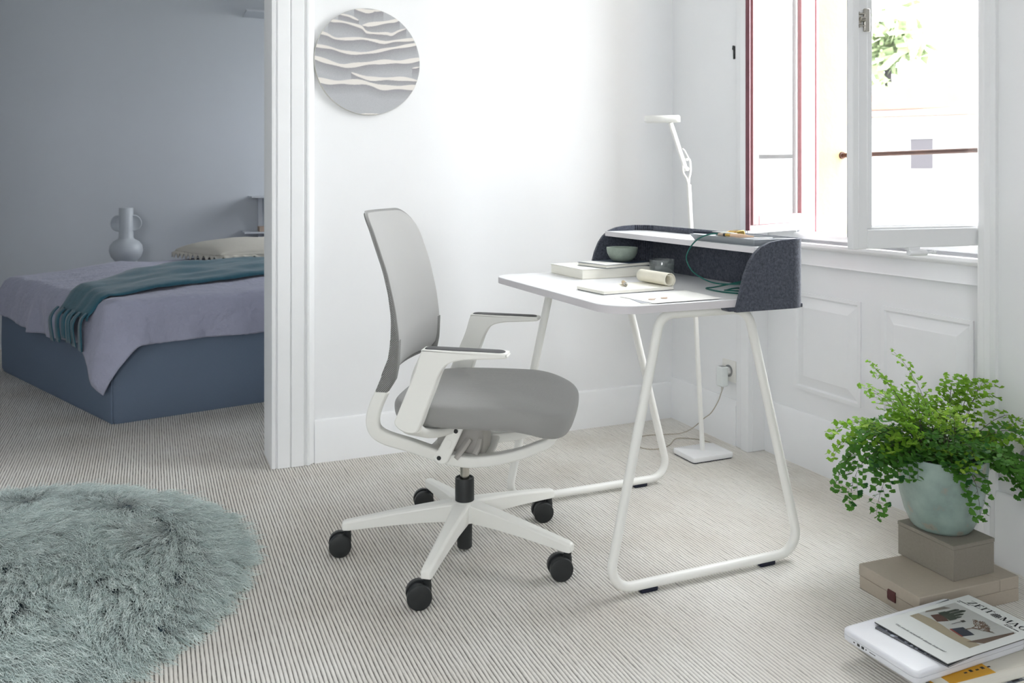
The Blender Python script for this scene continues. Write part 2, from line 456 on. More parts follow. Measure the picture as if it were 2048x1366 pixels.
left_leaf, dl_, nl_ = casement(2.275, 2.527, -.93, -.365, .405, .882, 2.9, M_pink, 1, M_burg)
# latch set on the free stile of the right casement, pull bar, hold-open stay
def on_leaf(a, b, z): return (2.262+d_.x*a+n_.x*b, 1.716+d_.y*a+n_.y*b, z)
def leafbox(g, a0, a1, b0, b1, z0, z1):
    return g.prism([on_leaf(a, b, 0)[:2] for a, b in ((a0,b0),(a1,b0),(a1,b1),(a0,b1))], z0, z1)
pl = G(); pts = rrect(.499, .519, 1.476, 1.520, .0098, 6)
pl.loft([[on_leaf(a, b, z) for a, z in pts] for b in (-.019, -.0225)])
lp = ob('latch_plate', pl, M_chrome, right_leaf, w=True, bevel=.001)
g = G().tube([on_leaf(.509, -.022, 1.4985), on_leaf(.509, -.026, 1.4985)], .0085, 20).tube([on_leaf(.506, -.026, 1.4985), on_leaf(.494, -.03, 1.4985)], .0065, 16)
ob('latch_knob', g, M_chrome, right_leaf, w=True, bevel=.001)
for z in (1.482, 1.514):
    ob('screw', G().tube([on_leaf(.509, -.0225, z), on_leaf(.490, -.0237, z)], .003, 12), M_chrome, right_leaf, w=True)
g = leafbox(G(), .474, .493, -.027, -.019, 1.466, 1.529)
ob('strike_bar', g, M_chrome, right_leaf, w=True, bevel=.003)
g = leafbox(G(), .3, .34, -.02, -.006, .873, .881); g.tube([on_leaf(.338, -.018, .866), on_leaf(.278, -.018, .865)], .0085, 14)
g.tube([on_leaf(.28, -.018, .865), on_leaf(.252, -.018, .866)], .0035, 10).tube([on_leaf(.255, -.018, .866), on_leaf(.245, -.018, .866)], .006, 12)
ob('stay', g, M_trim, right_leaf, w=True, bevel=.001)
ob('keeper', G().prism([(2.812,1.560),(2.819,1.560),(2.819,1.596),(2.826,1.600),(2.822,1.616),(2.812,1.612)], XW-.006, XW+.001, 'x'), M_black, wall_r, bevel=.001)
# guard rail across the outer reveal
rail = ob('guard_rail', G().tube([(2.47, OY0+.012, 1.165), (2.47, OY1-.012, 1.165)], .0085, 14).tube([(2.47, OY1-.018, 1.165), (2.47, OY1-.012, 1.165)], .014, 14).tube([(2.47, OY0+.018, 1.165), (2.47, OY0+.012, 1.165)], .014, 14),
          mat('rusty_iron', srgb(66, 40, 30), .7, var=(40, .3), bump=(90, .3)), label='thin rusty iron guard rail across the window outside the panes', category='rail')

# sockets
def socket(name, y, z, label, plate=.078):
    t = thing(name, label, 'socket', (XW, y, z-plate/2))
    M = mat('socket_plastic', srgb(232, 231, 226), .4)
    h = plate/2
    g = G().loft([[(x, yy, zz) for yy, zz in rrect(y-h, y+h, z-h, z+h, .005, 3)] for x in (XW+.001, XW-.009)])
    p = ob('face_plate', g, M, t, w=True, bevel=.002)
    g = G(); n = 28
    rings = []
    for r, x in ((.0245, XW-.009), (.0245, XW-.011), (.0215, XW-.011), (.0195, XW-.0095), (.0001, XW-.0093)):
        rings.append([(x, y+r*math.cos(2*PI*i/n), z+r*math.sin(2*PI*i/n)) for i in range(n)])
    ob('outlet_well', G().loft(rings), mat('outlet_grey', srgb(150, 152, 152), .5), t, w=True)
    return t
socket('wall_socket', 2.842, .293, 'white wall socket plate beside the window casing with a charger plugged in', .086)
socket('wall_socket', 1.557, .318, 'white wall socket half seen at the right edge behind the fern', .09)
# ------------------------------------------------------------------ office chair (local frame: x forward, y left)
def rsec(hu, hw, r=.4, n=4):
    """rounded-rectangle section, half sizes hu (up) and hw (side)"""
    q = min(hu, hw)*r*2*.5
    return rrect(-hu, hu, -hw, hw, q, n)
def sweep(g, pts, secs, up=(0,0,1), caps=True):
    P = [Vector(p) for p in pts]; k = len(P); rings = []
    for i in range(k):
        t = (P[min(i+1,k-1)]-P[max(i-1,0)]).normalized()
        u = Vector(up); u = u - t*u.dot(t)
        u = u.normalized() if u.length > 1e-4 else t.orthogonal().normalized()
        w = t.cross(u)
        rings.append([tuple(P[i]+u*a+w*b) for a, b in secs[i]])
    return g.loft(rings, caps)

M_fab = weave(mat('grey_upholstery', srgb(154, 154, 152), .85, spec=.2, sheen=.25), 2600, 2600, 2600, .0004, .05, .35)
M_mesh = weave(mat('grey_mesh_knit', srgb(156, 156, 154), .8, spec=.2), 1100, 1100, 1100, .0012, .45, .9)
M_pad = mat('charcoal_arm_pad', srgb(62, 62, 64), .5)

chair = thing('office_chair', 'grey upholstered swivel office chair with white frame and armrests on castors', 'chair', (.822, 2.322, -.0006), R(-32.57))
ZF = [.500, .535, .575, .645, .722, .820, .932, .985]
XF = [-.142, -.119, -.111, -.108, -.118, -.141, -.180, -.205]
ZRr = [.500, .542, .584, .627, .698, .820, .925, .985]
XRr = [-.178, -.160, -.143, -.136, -.134, -.151, -.188, -.214]
def back_pt(y, z, off): return interp(z, ZF, XF) - .036*(1-(y/.22)**2) + off
def outline_w(z, z0, z1, W, r0, r1):
    if z > z1-r1: return W-r1+math.sqrt(max(0, r1*r1-(z-(z1-r1))**2))
    if z < z0+r0: return W-r0+math.sqrt(max(0, r0*r0-(z-(z0+r0))**2))
    return W
# cushion of the back
nz, ny = 34, 22
def back_grid(z0, z1, W, r0, r1, front, rear, puff):
    zs = [z0+(z1-z0)*(.5-.5*math.cos(PI*i/(nz-1))) for i in range(nz)]
    A, B = [], []
    for z in zs:
        w_ = max(outline_w(z, z0, z1, W, r0, r1), .02)
        ra, rb = [], []
        for j in range(ny):
            t = math.sin(PI/2*(-1+2*j/(ny-1))); y = t*w_
            e = (1-abs(t)**5)*(1-abs((z-z0)/(z1-z0)*2-1)**8)
            ra.append((back_pt(y, z, front+puff*e), y, z)); rb.append((rear(y, z), y, z))
        A.append(ra); B.append(rb)
    return A, B
def close_shell(A, B):
    g = G(); g.grid(A); n = len(g.v); g.grid(B)
    nu, nv = len(A), len(A[0])
    loop = [j for j in range(nv)] + [i*nv+nv-1 for i in range(1, nu)] + [(nu-1)*nv+j for j in range(nv-2, -1, -1)] + [i*nv for i in range(nu-2, 0, -1)]
    k = len(loop)
    g.f += [(loop[i], loop[(i+1) % k], n+loop[(i+1) % k], n+loop[i]) for i in range(k)]
    return g
A, B = back_grid(.548, .976, .216, .05, .085, -.003, lambda y, z: back_pt(y, z, -.016), .010)
ob('back_cushion', close_shell(A, B), M_fab, chair, sub=1, smooth=180)
A, B = back_grid(.535, .982, .223, .04, .085, -.010, lambda y, z: interp(z, ZRr, XRr)-.036*(1-(y/.22)**2), 0)
ob('back_shell', close_shell(A, B), M_mesh, chair, sub=1, smooth=60)
for s in (-1, 1):
    g = G(); rings = []
    for z in np.linspace(.502, .64, 9):
        xf, xr = interp(z, ZF, XF)-.003, interp(z, ZRr, XRr)-.001
        rings.append([(a+(xf+xr)/2, s*(b+.2125), z) for a, b in rrect(-(xf-xr)/2, (xf-xr)/2, -.0125, .0125, .005, 3)])
    ob('back_sleeve', g.loft(rings), M_mesh, chair, smooth=50)
# white carrier: two bars from the back, under the seat, to the front of the seat
hu = [.0175, .0175, .0175, .0175, .0175, .0165, .016, .0155, .015, .014, .013, .012, .011, .009]
path = [(-.158,.2125,.506),(-.178,.211,.463),(-.188,.208,.424),(-.182,.203,.394),(-.155,.192,.372),(-.095,.168,.348),(-.03,.138,.318),(.045,.115,.296),(.125,.108,.303),(.195,.112,.322),(.245,.116,.344),(.277,.120,.360),(.291,.122,.380),(.294,.122,.402)]
for s in (-1, 1):
    pts = spline([(x, s*y, z) for x, y, z in path], 5)
    k = len(pts); g = G(); rings = []
    for i in range(k):
        P0, P1 = Vector(pts[max(i-1,0)]), Vector(pts[min(i+1,k-1)]); t = (P1-P0).normalized()
        side = Vector((0, 1, 0)); side = (side-t*side.dot(t)).normalized(); u = t.cross(side)
        h = interp(i/(k-1)*(len(hu)-1), range(len(hu)), hu)
        wd = interp(i/(k-1), [0, .3, .5, .6, 1], [.0125, .014, .018, .02, .013])
        rings.append([tuple(Vector(pts[i])+u*a+side*b) for a, b in rrect(-h, h, -wd, wd, .006, 3)])
    ob('carrier_bar', g.loft(rings), M_plastic, chair, smooth=50)
# trough joining the bars below the mechanism
g = G()
rows = []
for x in np.linspace(-.06, .105, 12):
    zc = interp(x, [-.06,-.03,.045,.105], [.322,.305,.282,.29]); yw = interp(x, [-.06,.0,.045,.105], [.145,.125,.11,.10])
    rows.append([(x, t*yw, zc+.018*abs(t)**3) for t in np.linspace(-1, 1, 13)])
ob('seat_carrier', g.grid(rows), M_plastic, chair, solid=.012, sub=1, smooth=180)
M_in = M_grey_plastic
ob('mechanism', G().prism(rrect(-.05, .085, -.07, .07, .02, 4), .285, .375).box(-.06, .12, -.035, .035, .36, .408), M_in, chair, bevel=.006)
for s in (-1, 1):
    pts = [(.016,.402),(.052,.402),(.006,.303),(-.005,.296),(-.021,.297),(-.035,.311)]
    y0 = s*.153
    g = G().prism(pts, y0-.008, y0+.008, 'y')
    br = ob('bracket', g, M_plastic, chair, bevel=.004, seg=3)
    yo = s*.1612
    for (x, z, r) in ((.029, .389, .006), (-.018, .314, .006)):
        ob('bolt', G().cyl((x, yo-.001, z), (x, yo+.0012, z), r, 16), M_black, br)
    sl = [(.008+a*.9+b*.42, .353-a*.42+b*.9) for a, b in rrect(-.008, .008, -.013, .013, .0078, 5)]
    ob('slot_cover', G().prism(sl, yo-.001*s, yo+.0015*s, 'y'), M_plastic, br, bevel=.0006)
# levers
g = G(); sweep(g, [(.052,-.105,.352),(.04,-.122,.333),(.022,-.14,.308)], [rsec(.006,.009), rsec(.006,.010), rsec(.005,.009)])
ob('lever', g, M_grey_plastic, chair, smooth=50)
g = G(); sweep(g, [(.082,-.095,.35),(.08,-.108,.333),(.072,-.118,.315)], [rsec(.005,.006), rsec(.005,.008), rsec(.004,.008)])
ob('lever', g, M_grey_plastic, chair, smooth=50)

# seat cushion
g = G(); rings = []
cx_, hx_, hy_ = .092, .248, .247
prof = [(.0,.418),(.55,.414),(.86,.411),(.95,.415),(.99,.426),(1.0,.441),(1.0,.453),(.997,.459),(.978,.4665),(.945,.4705),(.90,.4735),(.75,.479),(.4,.478),(.0,.476)]
n = 72
for sc, z in prof:
    ring = []
    for i in range(n):
        a = 2*PI*i/n; c_, s_ = math.cos(a), math.sin(a)
        e = 2/4.2
        x = math.copysign(abs(c_)**e, c_)*hx_*max(sc, .001); y = math.copysign(abs(s_)**e, s_)*hy_*max(sc, .001)*(1-.05*sm((-x)/hx_))
        zz = z - .022*sm((x-.07)/.17)**1.5 + (.006*sm((abs(y)-.1)/.14) if z > .46 else 0) - .010*(sm((x-.1)/.14) if z < .43 else 0)
        ring.append((cx_+x, y, zz))
    rings.append(ring)
ob('seat_cushion', g.loft(rings), M_fab, chair, sub=1, smooth=180)
# armrests
arm_poly = spline([(-.026,.629),(-.016,.6375),(.06,.6365),(.18,.634),(.195,.629),(.190,.6215),(.13,.6175),(.078,.6135),(.044,.602),(.022,.575),(.005,.53),(-.014,.482),(-.030,.438),(-.045,.424),(-.075,.428),(-.095,.447),(-.087,.470),(-.066,.521),(-.041,.580)], 5, True)
pad_poly = rrect(-.020, .188, -.021, .021, .019, 6)
for s in (-1, 1):
    y0 = s*.292
    g = G(); ins = [(0, 0), ]
    c = np.mean(np.array(arm_poly), 0)
    def shrunk(k):
        P = np.array(arm_poly); nn = len(P)
        d = np.roll(P, -1, 0)-np.roll(P, 1, 0); nrm = np.stack([d[:,1], -d[:,0]], 1); nrm /= np.linalg.norm(nrm, axis=1)[:,None]
        if (nrm*(P-c)).sum() < 0: nrm = -nrm
        return P - nrm*k
    rings = []
    for yy, k in ((-.025,.003),(-.0225,0),(.0225,0),(.025,.003)):
        rings.append([(x, y0+yy*(1 if True else s), z) for x, z in shrunk(k)])
    arm = ob('armrest', g.loft(rings), M_plastic, chair, smooth=28)
    g = G()
    rings = []
    for dz, k in ((.0290, .0), (.0330, .0), (.0345, .002), (.0350, .006)):
        rings.append([(x*(1-k*2) if False else (.084+(x-.084)*(1-k/.104)), y0+(yy)*(1-k/.021), .6045+dz-.018*(x-.0)*.9*.0+interp(x, [-.02,.19], [.0005,-.0035])) for x, yy in pad_poly])
    ob('arm_pad', g.loft(rings), M_pad, arm, smooth=25)
    g = G(); sweep(g, spline([(-.058, y0-s*.0, .432),(-.05, y0-s*.035, .412),(-.028, y0-s*.085, .398),(.0, y0-s*.15, .392)], 5), [rsec(.012, .03, .8)]*16)
    ob('arm_bracket', g, M_plastic, arm, smooth=60)

# gas lift column
BX = .017
ob('gas_tube', G().lathe([(0,.2),(.0135,.2),(.0135,.30),(0,.30)], 24, (BX,0,0)), M_chrome, chair)
ob('column_collar', G().lathe([(0,.120),(.0275,.120),(.0275,.207),(.0265,.2095),(.0235,.2095),(.0225,.206),(0,.206)], 32, (BX,0,0)), M_black, chair)
ob('column_tube', G().lathe([(0,.008),(.019,.008),(.0215,.011),(.0225,.12),(0,.12)], 28, (BX,0,0)), M_black, chair)
ob('base_hub', G().lathe([(.0285,.145),(.036,.144),(.046,.135),(.047,.092),(.03,.088),(.0285,.1)], 40, (BX,0,0)), M_plastic, chair, smooth=50)
# five arms with castors
leg_g = G(); rings = []
for r, hw, zt, zb in ((.02,.024,.145,.092),(.05,.0235,.142,.090),(.12,.020,.133,.088),(.2,.0175,.121,.083),(.28,.0155,.1075,.076),(.33,.0145,.099,.071),(.344,.0135,.096,.071),(.349,.011,.092,.073)):
    c2 = .0055
    rings.append([(r,-hw,zb),(r,hw,zb),(r,hw*.99,zt-c2),(r,hw-c2*1.2,zt),(r,-hw+c2*1.2,zt),(r,-hw*.99,zt-c2)])
leg_g.loft(rings)
CASTDIR = None
ra = -R(-32.57)      # room -> chair-local angle offset
axis_room = -YAW + R(-78)           # wheel axle points at the camera, a little to the right
leg_src = None; parts = {}
for k in range(5):
    a_room = R(17.8+72*k); a = a_room + ra
    if leg_src is None:
        leg_src = ob('base_arm', leg_g, M_plastic, chair, bevel=.002, smooth=45)
        leg = leg_src; leg.location = (BX,0,0); leg.rotation_euler = (0,0,a)
    else:
        leg = copy_part(leg_src, chair, (BX,0,0), a)
    sx, sy = BX+.334*math.cos(a), .334*math.sin(a)
    ax = Vector((math.cos(axis_room+ra), math.sin(axis_room+ra), 0))
    tr_ = Vector((ax.y, -ax.x, 0))                 # trailing direction
    if tr_.dot(Vector((math.cos(R(180)-YAW+ra), math.sin(R(180)-YAW+ra), 0))) < 0: tr_ = -tr_
    if not parts:
        # castor built around its stem at the origin
        c0 = tr_*.021+Vector((0,0,.031))
        g = G().lathe([(0,.073),(.0105,.073),(.0105,.045),(0,.045)], 16)
        g.cyl(c0-ax*.011+Vector((0,0,0)), c0+ax*.011, .0265, 28)
        g.prism([tuple((tr_*u+ax*w_)[:2]) for u, w_ in ((.013,-.009),(.013,.009),(-.0105,.006),(-.0105,-.006))], .036, .0575)
        parts['castor'] = ob('castor', g, M_black, chair, bevel=.001)
        for s in (-1, 1):
            rings = []
            t1 = tr_; t2 = Vector((0,0,1))
            for o_, r_ in ((.0085,.026),(.0085,.0300),(.0100,.0315),(.0215,.0315),(.0235,.0305),(.0245,.0285),(.0245,.010),(.0245,.0005)):
                rings.append([tuple(c0+ax*o_*s+(t1*math.cos(2*PI*i/32)+t2*math.sin(2*PI*i/32))*r_) for i in range(32)])
            parts[s] = ob('wheel', G().loft(rings), M_black, parts['castor'], smooth=40)
        parts['castor'].location = (sx, sy, 0)
    else:
        c = copy_part(parts['castor'], chair, (sx, sy, 0))
        for s in (-1, 1): copy_part(parts[s], c)
# ------------------------------------------------------------------ desk with felt surround and shelf
DZ = .75
DX0, DX1, DY0, DY1 = 1.052, 1.655, 1.842, 2.652
M_top = mat('white_laminate', srgb(232, 233, 235), .35, spec=.4)
M_edge = mat('pale_grey_edge', srgb(214, 211, 214), .5)
M_felt = mat('navy_felt', srgb(76, 80, 91), .95, spec=.1, var=(130, .5, 4), bump=(260, .6, .002), sheen=.2)
desk = thing('desk', 'compact white desk on tubular legs with dark felt surround and raised shelf', 'desk', (1.38, 2.245, -.0006))
poly = rrect(DX0, DX1, DY0, DY1, [.085, .02, .02, .085], 10)
ob('desktop', G().prism(poly, DZ-.021, DZ), M_top, desk, w=True, bevel=.0015, smooth=30)
g = G()
def edge_band():
    inner = rrect(DX0+.0008, DX1-.0008, DY0+.0008, DY1-.0008, [.085,.02,.02,.085], 10)
    outer = rrect(DX0-.0006, DX1+.0006, DY0-.0006, DY1+.0006, [.085,.02,.02,.085], 10)
    n = len(outer)
    rings = [[(x,y,DZ-.0205) for x,y in inner],[(x,y,DZ-.0203) for x,y in outer],[(x,y,DZ-.0015) for x,y in outer],[(x,y,DZ-.0012) for x,y in inner]]
    return G().loft(rings, caps=False)
ob('edge_band', edge_band(), M_edge, desk, w=True, smooth=40)
for y in (1.892, 2.552):
    pts = fillet([(1.228, y, .7145), (1.508, y, .7145), (1.692, y, .0205), (1.068, y, .0205)], [.045, .06, .058, .058], 10)
    fr = ob('leg_frame', G().tube(pts, .0128, 16, closed=True), M_white, desk, w=True, smooth=60)
    for x in (1.19, 1.572):
        gg = G().loft([[(x+a, y+b_, z) for a, b_ in rrect(-.026+k, .026-k, -.009+k*.3, .009-k*.3, .004, 3)] for z, k in ((.0, .0015), (.003, 0), (.0115, .0))])
        ob('foot_pad', gg, M_rubber, fr, w=True, bevel=.001)
ob('cross_beam', G().box(1.29, 1.33, 1.9, 2.545, .706, .7292), M_white, desk, w=True, bevel=.004)
# felt surround: two shaped cheeks, a back, and kerfed corners
SY0, SY1, SXB = 1.829, 2.665, 1.672
TH = .0115
cheek = [(1.422,.717),(1.436,.765),(1.451,.815),(1.466,.848),(1.483,.870),(1.505,.888),(1.535,.899),(1.57,.904),(1.612,.906),(1.612,.717)]
g = G()
g.prism(cheek, SY0-.0, SY0+TH, 'y')
g.prism(cheek, SY1-TH, SY1, 'y')
rc = .06
def corner(cx, cy, a0, a1):
    n = 60; rings = []
    for i in range(n+1):
        a = R(a0+(a1-a0)*i/n)
        ki = .0045 if (i % 6) in (2, 3) else 0.
        ro, ri = rc, rc-TH+ki
        z1 = .906+.0*i
        rings.append([(cx+ri*math.cos(a), cy+ri*math.sin(a), .717), (cx+ro*math.cos(a), cy+ro*math.sin(a), .717), (cx+ro*math.cos(a), cy+ro*math.sin(a), z1), (cx+ri*math.cos(a), cy+ri*math.sin(a), z1)])
    g.loft(rings)
corner(SXB-rc, SY0+rc, -90, 0); corner(SXB-rc, SY1-rc, 90, 0)
g.box(SXB-TH, SXB, SY0+rc, SY1-rc, .717, .906)
ob('felt_surround', g, M_felt, desk, w=True, bevel=.002, smooth=25)
ob('felt_flange', G().prism([(1.405,.7185),(1.445,.7165),(1.655,.7165),(1.655,.728),(1.40,.728)], SY0+TH, SY0+TH+.03, 'y'), M_felt, desk, w=True, bevel=.002)
ob('felt_flange', G().prism([(1.405,.7185),(1.445,.7165),(1.655,.7165),(1.655,.728),(1.40,.728)], SY1-TH-.03, SY1-TH, 'y'), M_felt, desk, w=True, bevel=.002)
SHZ = .887
ob('shelf', G().prism(rrect(1.491, 1.660, SY0+TH+.0005, SY1-TH-.0005, [.004,.045,.045,.004], 8), SHZ-.017, SHZ), M_top, desk, w=True, bevel=.0012)
ob('shelf_edge', G().box(1.4895, 1.4912, SY0+TH+.001, SY1-TH-.001, SHZ-.0165, SHZ-.0005), M_edge, desk, w=True)

# ---- things on the desk
M_book = mat('book_paper', srgb(238, 236, 226), .75, spec=.2, stretch=(8, 8, 900), var=(1, .04))
def turned(c, ang): return (math.cos(ang), math.sin(ang)), (-math.sin(ang), math.cos(ang))
# thick book
bk = thing('thick_book', 'thick white softcover book lying lowest on the desk under a slim book', 'book', (1.39, 2.515, DZ), R(1.5))
ob('page_block', G().box(-.126, .129, -.109, .109, .0015, .0315), M_book, bk, bevel=.002)
ob('cover', G().box(-.129, .130, -.111, .111, 0, .0012).box(-.129, .130, -.111, .111, .0318, .0332).box(.1285, .130, -.111, .111, 0, .0332), M_paper, bk, bevel=.0006)
# slim book
a2 = R(19); Z2 = DZ+.0332
sb = thing('slim_book', 'slim book with navy cover under the green bowl', 'book', (1.432, 2.482, Z2), R(14))
ob('page_block', G().box(-.104, .104, -.068, .068, .001, .0105), M_book, sb, bevel=.001)
ob('cover', G().box(-.106, .105, -.070, .070, 0, .001).box(-.106, .105, -.070, .070, .0105, .0115).box(.104, .105, -.070, .070, 0, .0115), mat('navy_cover', srgb(58, 74, 92), .6), sb, bevel=.0004)
ob('paper_band', G().prism([(-.106,-.070),(-.008,-.070),(-.045,.070),(-.098,.070)], .0115, .0122), M_paper, sb)
# bowl
bw = ob('bowl', G().lathe([(0,.0),(.022,.0),(.030,.002),(.042,.012),(.050,.028),(.0525,.044),(.052,.047),(.049,.0475),(.046,.044),(.043,.028),(.034,.014),(.02,.008),(0,.007)], 48, (1.462, 2.487, Z2+.0116)),
        mat('celadon_stoneware', srgb(136, 148, 138), .55, var=(90, .1), bump=(140, .25, .001)), smooth=60, label='round grey-green stoneware bowl on top of the books', category='bowl')
# glass
gl = thing('water_glass', 'low clear drinking glass of water beside the bowl', 'glass', (1.553, 2.385, DZ))
gm = pane_glass('clear_glass', (.86,.89,.89), 2.2, .07)
ob('tumbler', G().lathe([(0,0),(.037,0),(.0385,.002),(.041,.030),(.0418,.055),(.041,.0565),(.0402,.055),(.0392,.030),(.0372,.006),(0,.005)], 44), gm, gl, smooth=60)
wm = pane_glass('water', (.8,.83,.82), 1.0, .10)
ob('water', G().lathe([(0,.0052),(.0370,.0062),(.0388,.030),(.0393,.040),(0,.040)], 44), wm, gl, smooth=60)
# notepad with rolled-over pages
npd = thing('notepad', 'open cream notepad with its used pages rolled over at one end', 'notepad', (1.262, 2.128, DZ), R(4.5))
ob('backing_board', G().box(-.118, .122, -.066, .070, 0, .0018), M_rubber, npd)
ob('page_block', G().box(-.120, .120, -.068, .072, .0018, .0105), M_book, npd, bevel=.0008)
g = G(); pts = []
for i in range(44):
    a = R(-92+ i/43*520); r = .0205-.0065*i/43
    pts.append((.112 - .0*r + r*math.sin(a)*-1*-1, .0112+.0205+ r*math.cos(a)*-1*-1*1))
spir = [( .108+.0 + (.0205-.007*i/43)*math.sin(R(150-540*i/43)) , .0105+.0195+(.0205-.007*i/43)*math.cos(R(150-540*i/43))) for i in range(44)]
thick = []
rows = [[(x, y, z) for y in np.linspace(-.067, .071, 6)] for x, z in spir]
ob('rolled_pages', g.grid(rows), M_cream, npd, solid=.0012, smooth=180)
ob('handwriting', (lambda gg: [gg.box(.01, .085-random.random()*.03, y, y+.0012, .01055, .01062) for y in np.arange(-.03, .055, .0075)] and gg)(G()), mat('pale_pencil', srgb(196, 196, 196), .8), npd, kind='stuff')
# pen on the pad
pn = thing('ballpoint_pen', 'short brass and steel ballpoint pen on the notepad', 'pen', (1.272, 2.15, DZ+.0108))
pd = Vector((.38, .86, 0)).normalized(); pc = Vector((1.272, 2.15, DZ+.0106+.0055))
ob('barrel', G().tube([pc-pd*.018, pc+pd*.032, pc+pd*.037], [.0055, .0055, .003], 18), mat('gold_barrel', srgb(222, 196, 150), .3, metal=.7), pn, w=True)
ob('cap', G().tube([pc-pd*.037, pc-pd*.033, pc-pd*.0185], [.003, .0054, .0056], 18), M_chrome, pn, w=True)
ob('button', G().tube([pc-pd*.0385, pc-pd*.036], [.0018, .0024], 10), M_black, pn, w=True)
# loose papers
def sheet(name, quad, z, label, m=M_paper):
    c = np.mean(np.array(quad), 0)
    g = G().prism(quad, z, z+.0006)
    return ob(name, g, m, label=label, category='paper', group='papers at the near desk edge')
sheet('paper_sheet', [(1.118,1.87),(1.165,1.853),(1.26,1.955),(1.145,1.99)], DZ+.0000, 'lowest white paper sheet of the fan, leftmost, at the near desk corner')
sheet('paper_sheet', [(1.138,1.868),(1.19,1.851),(1.30,1.96),(1.165,1.995)], DZ+.0008, 'white paper sheet in the middle of the fan near the desk corner')
sheet('paper_sheet', [(1.152,1.866),(1.36,1.853),(1.38,1.98),(1.18,1.998)], DZ+.0016, 'grey paper sheet just under the top paper near the desk edge', mat('grey_paper', srgb(172, 174, 180), .8))
sheet('paper_sheet', [(1.180,1.848),(1.395,1.856),(1.405,2.035),(1.165,1.998)], DZ+.0024, 'topmost white paper sheet with two small clips lying on it')
for i, (x, y) in enumerate(((1.209, 1.905), (1.252, 1.912))):
    ob('paper_clip', G().lathe([(0,0),(.0085,0),(.009,.0008),(.0085,.0022),(.004,.003),(0,.003)], 20, (x, y, DZ+.003)).tube([(x-.004, y+.002, DZ+.0052), (x+.012, y-.002+i*.006, DZ+.0052)], .0009, 8),
       mat('pale_wood_clip', srgb(196, 176, 160), .6), label=('small wooden disc clip on the paper, the one nearer the chair', 'small wooden disc clip on the paper, the one nearer the felt')[i], category='clip', group='clips on the paper')

# teal cable from the tray down to the desk
cp = [(1.548,1.985,.9112),(1.515,2.005,.9128),(1.482,2.03,.9105),(1.467,2.070,.892),(1.460,2.102,.858),(1.462,2.112,.828),(1.472,2.090,.795),(1.495,2.035,.7715),(1.535,1.985,.7695),(1.585,1.935,.778),(1.610,1.915,.785),(1.600,1.93,.790),(1.560,1.985,.7755),(1.515,2.04,.757),(1.490,2.055,.7525),(1.480,2.02,.7525),(1.482,1.96,.7525),(1.52,1.90,.7525),(1.57,1.875,.7525),(1.612,1.90,.7525),(1.605,1.96,.7525),(1.556,1.995,.7562),(1.515,1.995,.7525),(1.495,1.965,.7565),(1.53,1.92,.7562),(1.60,1.868,.7525)]
M_teal = mat('teal_rubber', srgb(16, 92, 84), .45)
ob('charging_cable', G().tube(spline(cp, 10), .0021, 10), M_teal, label='thin teal cable looping from the shelf tray down onto the desktop', category='cable', smooth=60)

# metal tray with drawing tools on the shelf
M_alu = mat('grey_enamel', srgb(150, 155, 160), .4, metal=.3)
TX0, TX1, TY0, TY1 = 1.495, 1.645, 1.850, 2.150
tr = thing('desk_tray', 'grey metal pen tray with sloping sides on the desk shelf', 'tray', ((TX0+TX1)/2, (TY0+TY1)/2, SHZ))
def tray_shell():
    g = G()
    def rr(o, z): return [(x, y, z) for x, y in rrect(TX0+o, TX1-o, TY0+o, TY1-o, .006, 3)]
    return g.loft([rr(.012, SHZ+.0002), rr(.0, SHZ+.0185), rr(.006, SHZ+.0195), rr(.010, SHZ+.016), rr(.016, SHZ+.003)])
ob('tray_body', tray_shell(), M_alu, tr, w=True, smooth=40)
ob('divider', G().box(TX0+.012, TX1-.012, 1.935, 1.945, SHZ+.002, SHZ+.0165), M_alu, tr, w=True, bevel=.002)
ob('divider', G().box(1.585, 1.593, 1.945, TY1-.012, SHZ+.002, SHZ+.0165), M_alu, tr, w=True, bevel=.002)
ob('tray_rim', G().loft([[(x, y, SHZ+.0187) for x, y in rrect(TX0, TX1, TY0, 1.945, .006, 3)], [(x, y, SHZ+.0202) for x, y in rrect(TX0+.001, TX1-.001, TY0+.001, 1.944, .006, 3)]]), M_alu, tr, w=True) if False else None
TZ = SHZ+.0196
def stick(name, p, q, r, m, label, cat, extra=()):
    t = thing(name, label, cat, ((p[0]+q[0])/2, (p[1]+q[1])/2, min(p[2], q[2])-max(r)))
    pts = [Vector(p).lerp(Vector(q), i/(len(r)-1)) for i in range(len(r))]
    ob('handle' if 'brush' in name else 'barrel', G().tube(pts, list(r), 14), m, t, w=True, smooth=60)
    for nm, f0, f1, rr, mm in extra:
        ob(nm, G().tube([Vector(p).lerp(Vector(q), f0), Vector(p).lerp(Vector(q), f1)], rr, 14), mm, t, w=True, smooth=60)
    return t
M_wood = mat('pale_wood', srgb(222, 188, 160), .5, var=(60, .06))
stick('paint_brush', (1.502, 2.012, TZ+.0045), (1.512, 1.872, TZ+.006), [.003,.0034,.0036,.0042,.0052,.0055,.0048,.0026,.0018], M_wood, 'wooden handled paint brush along the front rim of the tray', 'brush',
      (('ferrule', .22, .36, .0046, M_brass), ('collar', .16, .22, .0048, M_black), ('bristles', .0, .16, .0042, mat('taupe_bristle', srgb(176, 160, 146), .9))))
stick('fineliner_pen', (1.508, 2.142, TZ+.004), (1.535, 2.05, TZ+.004), [.0035,.004,.004,.0035], M_rubber, 'navy pen at the far end of the tray front', 'pen')
stick('marker_pen', (1.552, 2.11, TZ+.0045), (1.548, 1.99, TZ+.0045), [.002,.004,.0045,.0045,.004], M_plastic, 'white slim pen in the middle of the tray', 'pen')
ck = thing('bulldog_clip', 'brass bulldog clip standing in the tray', 'clip', (1.575, 2.045, TZ))
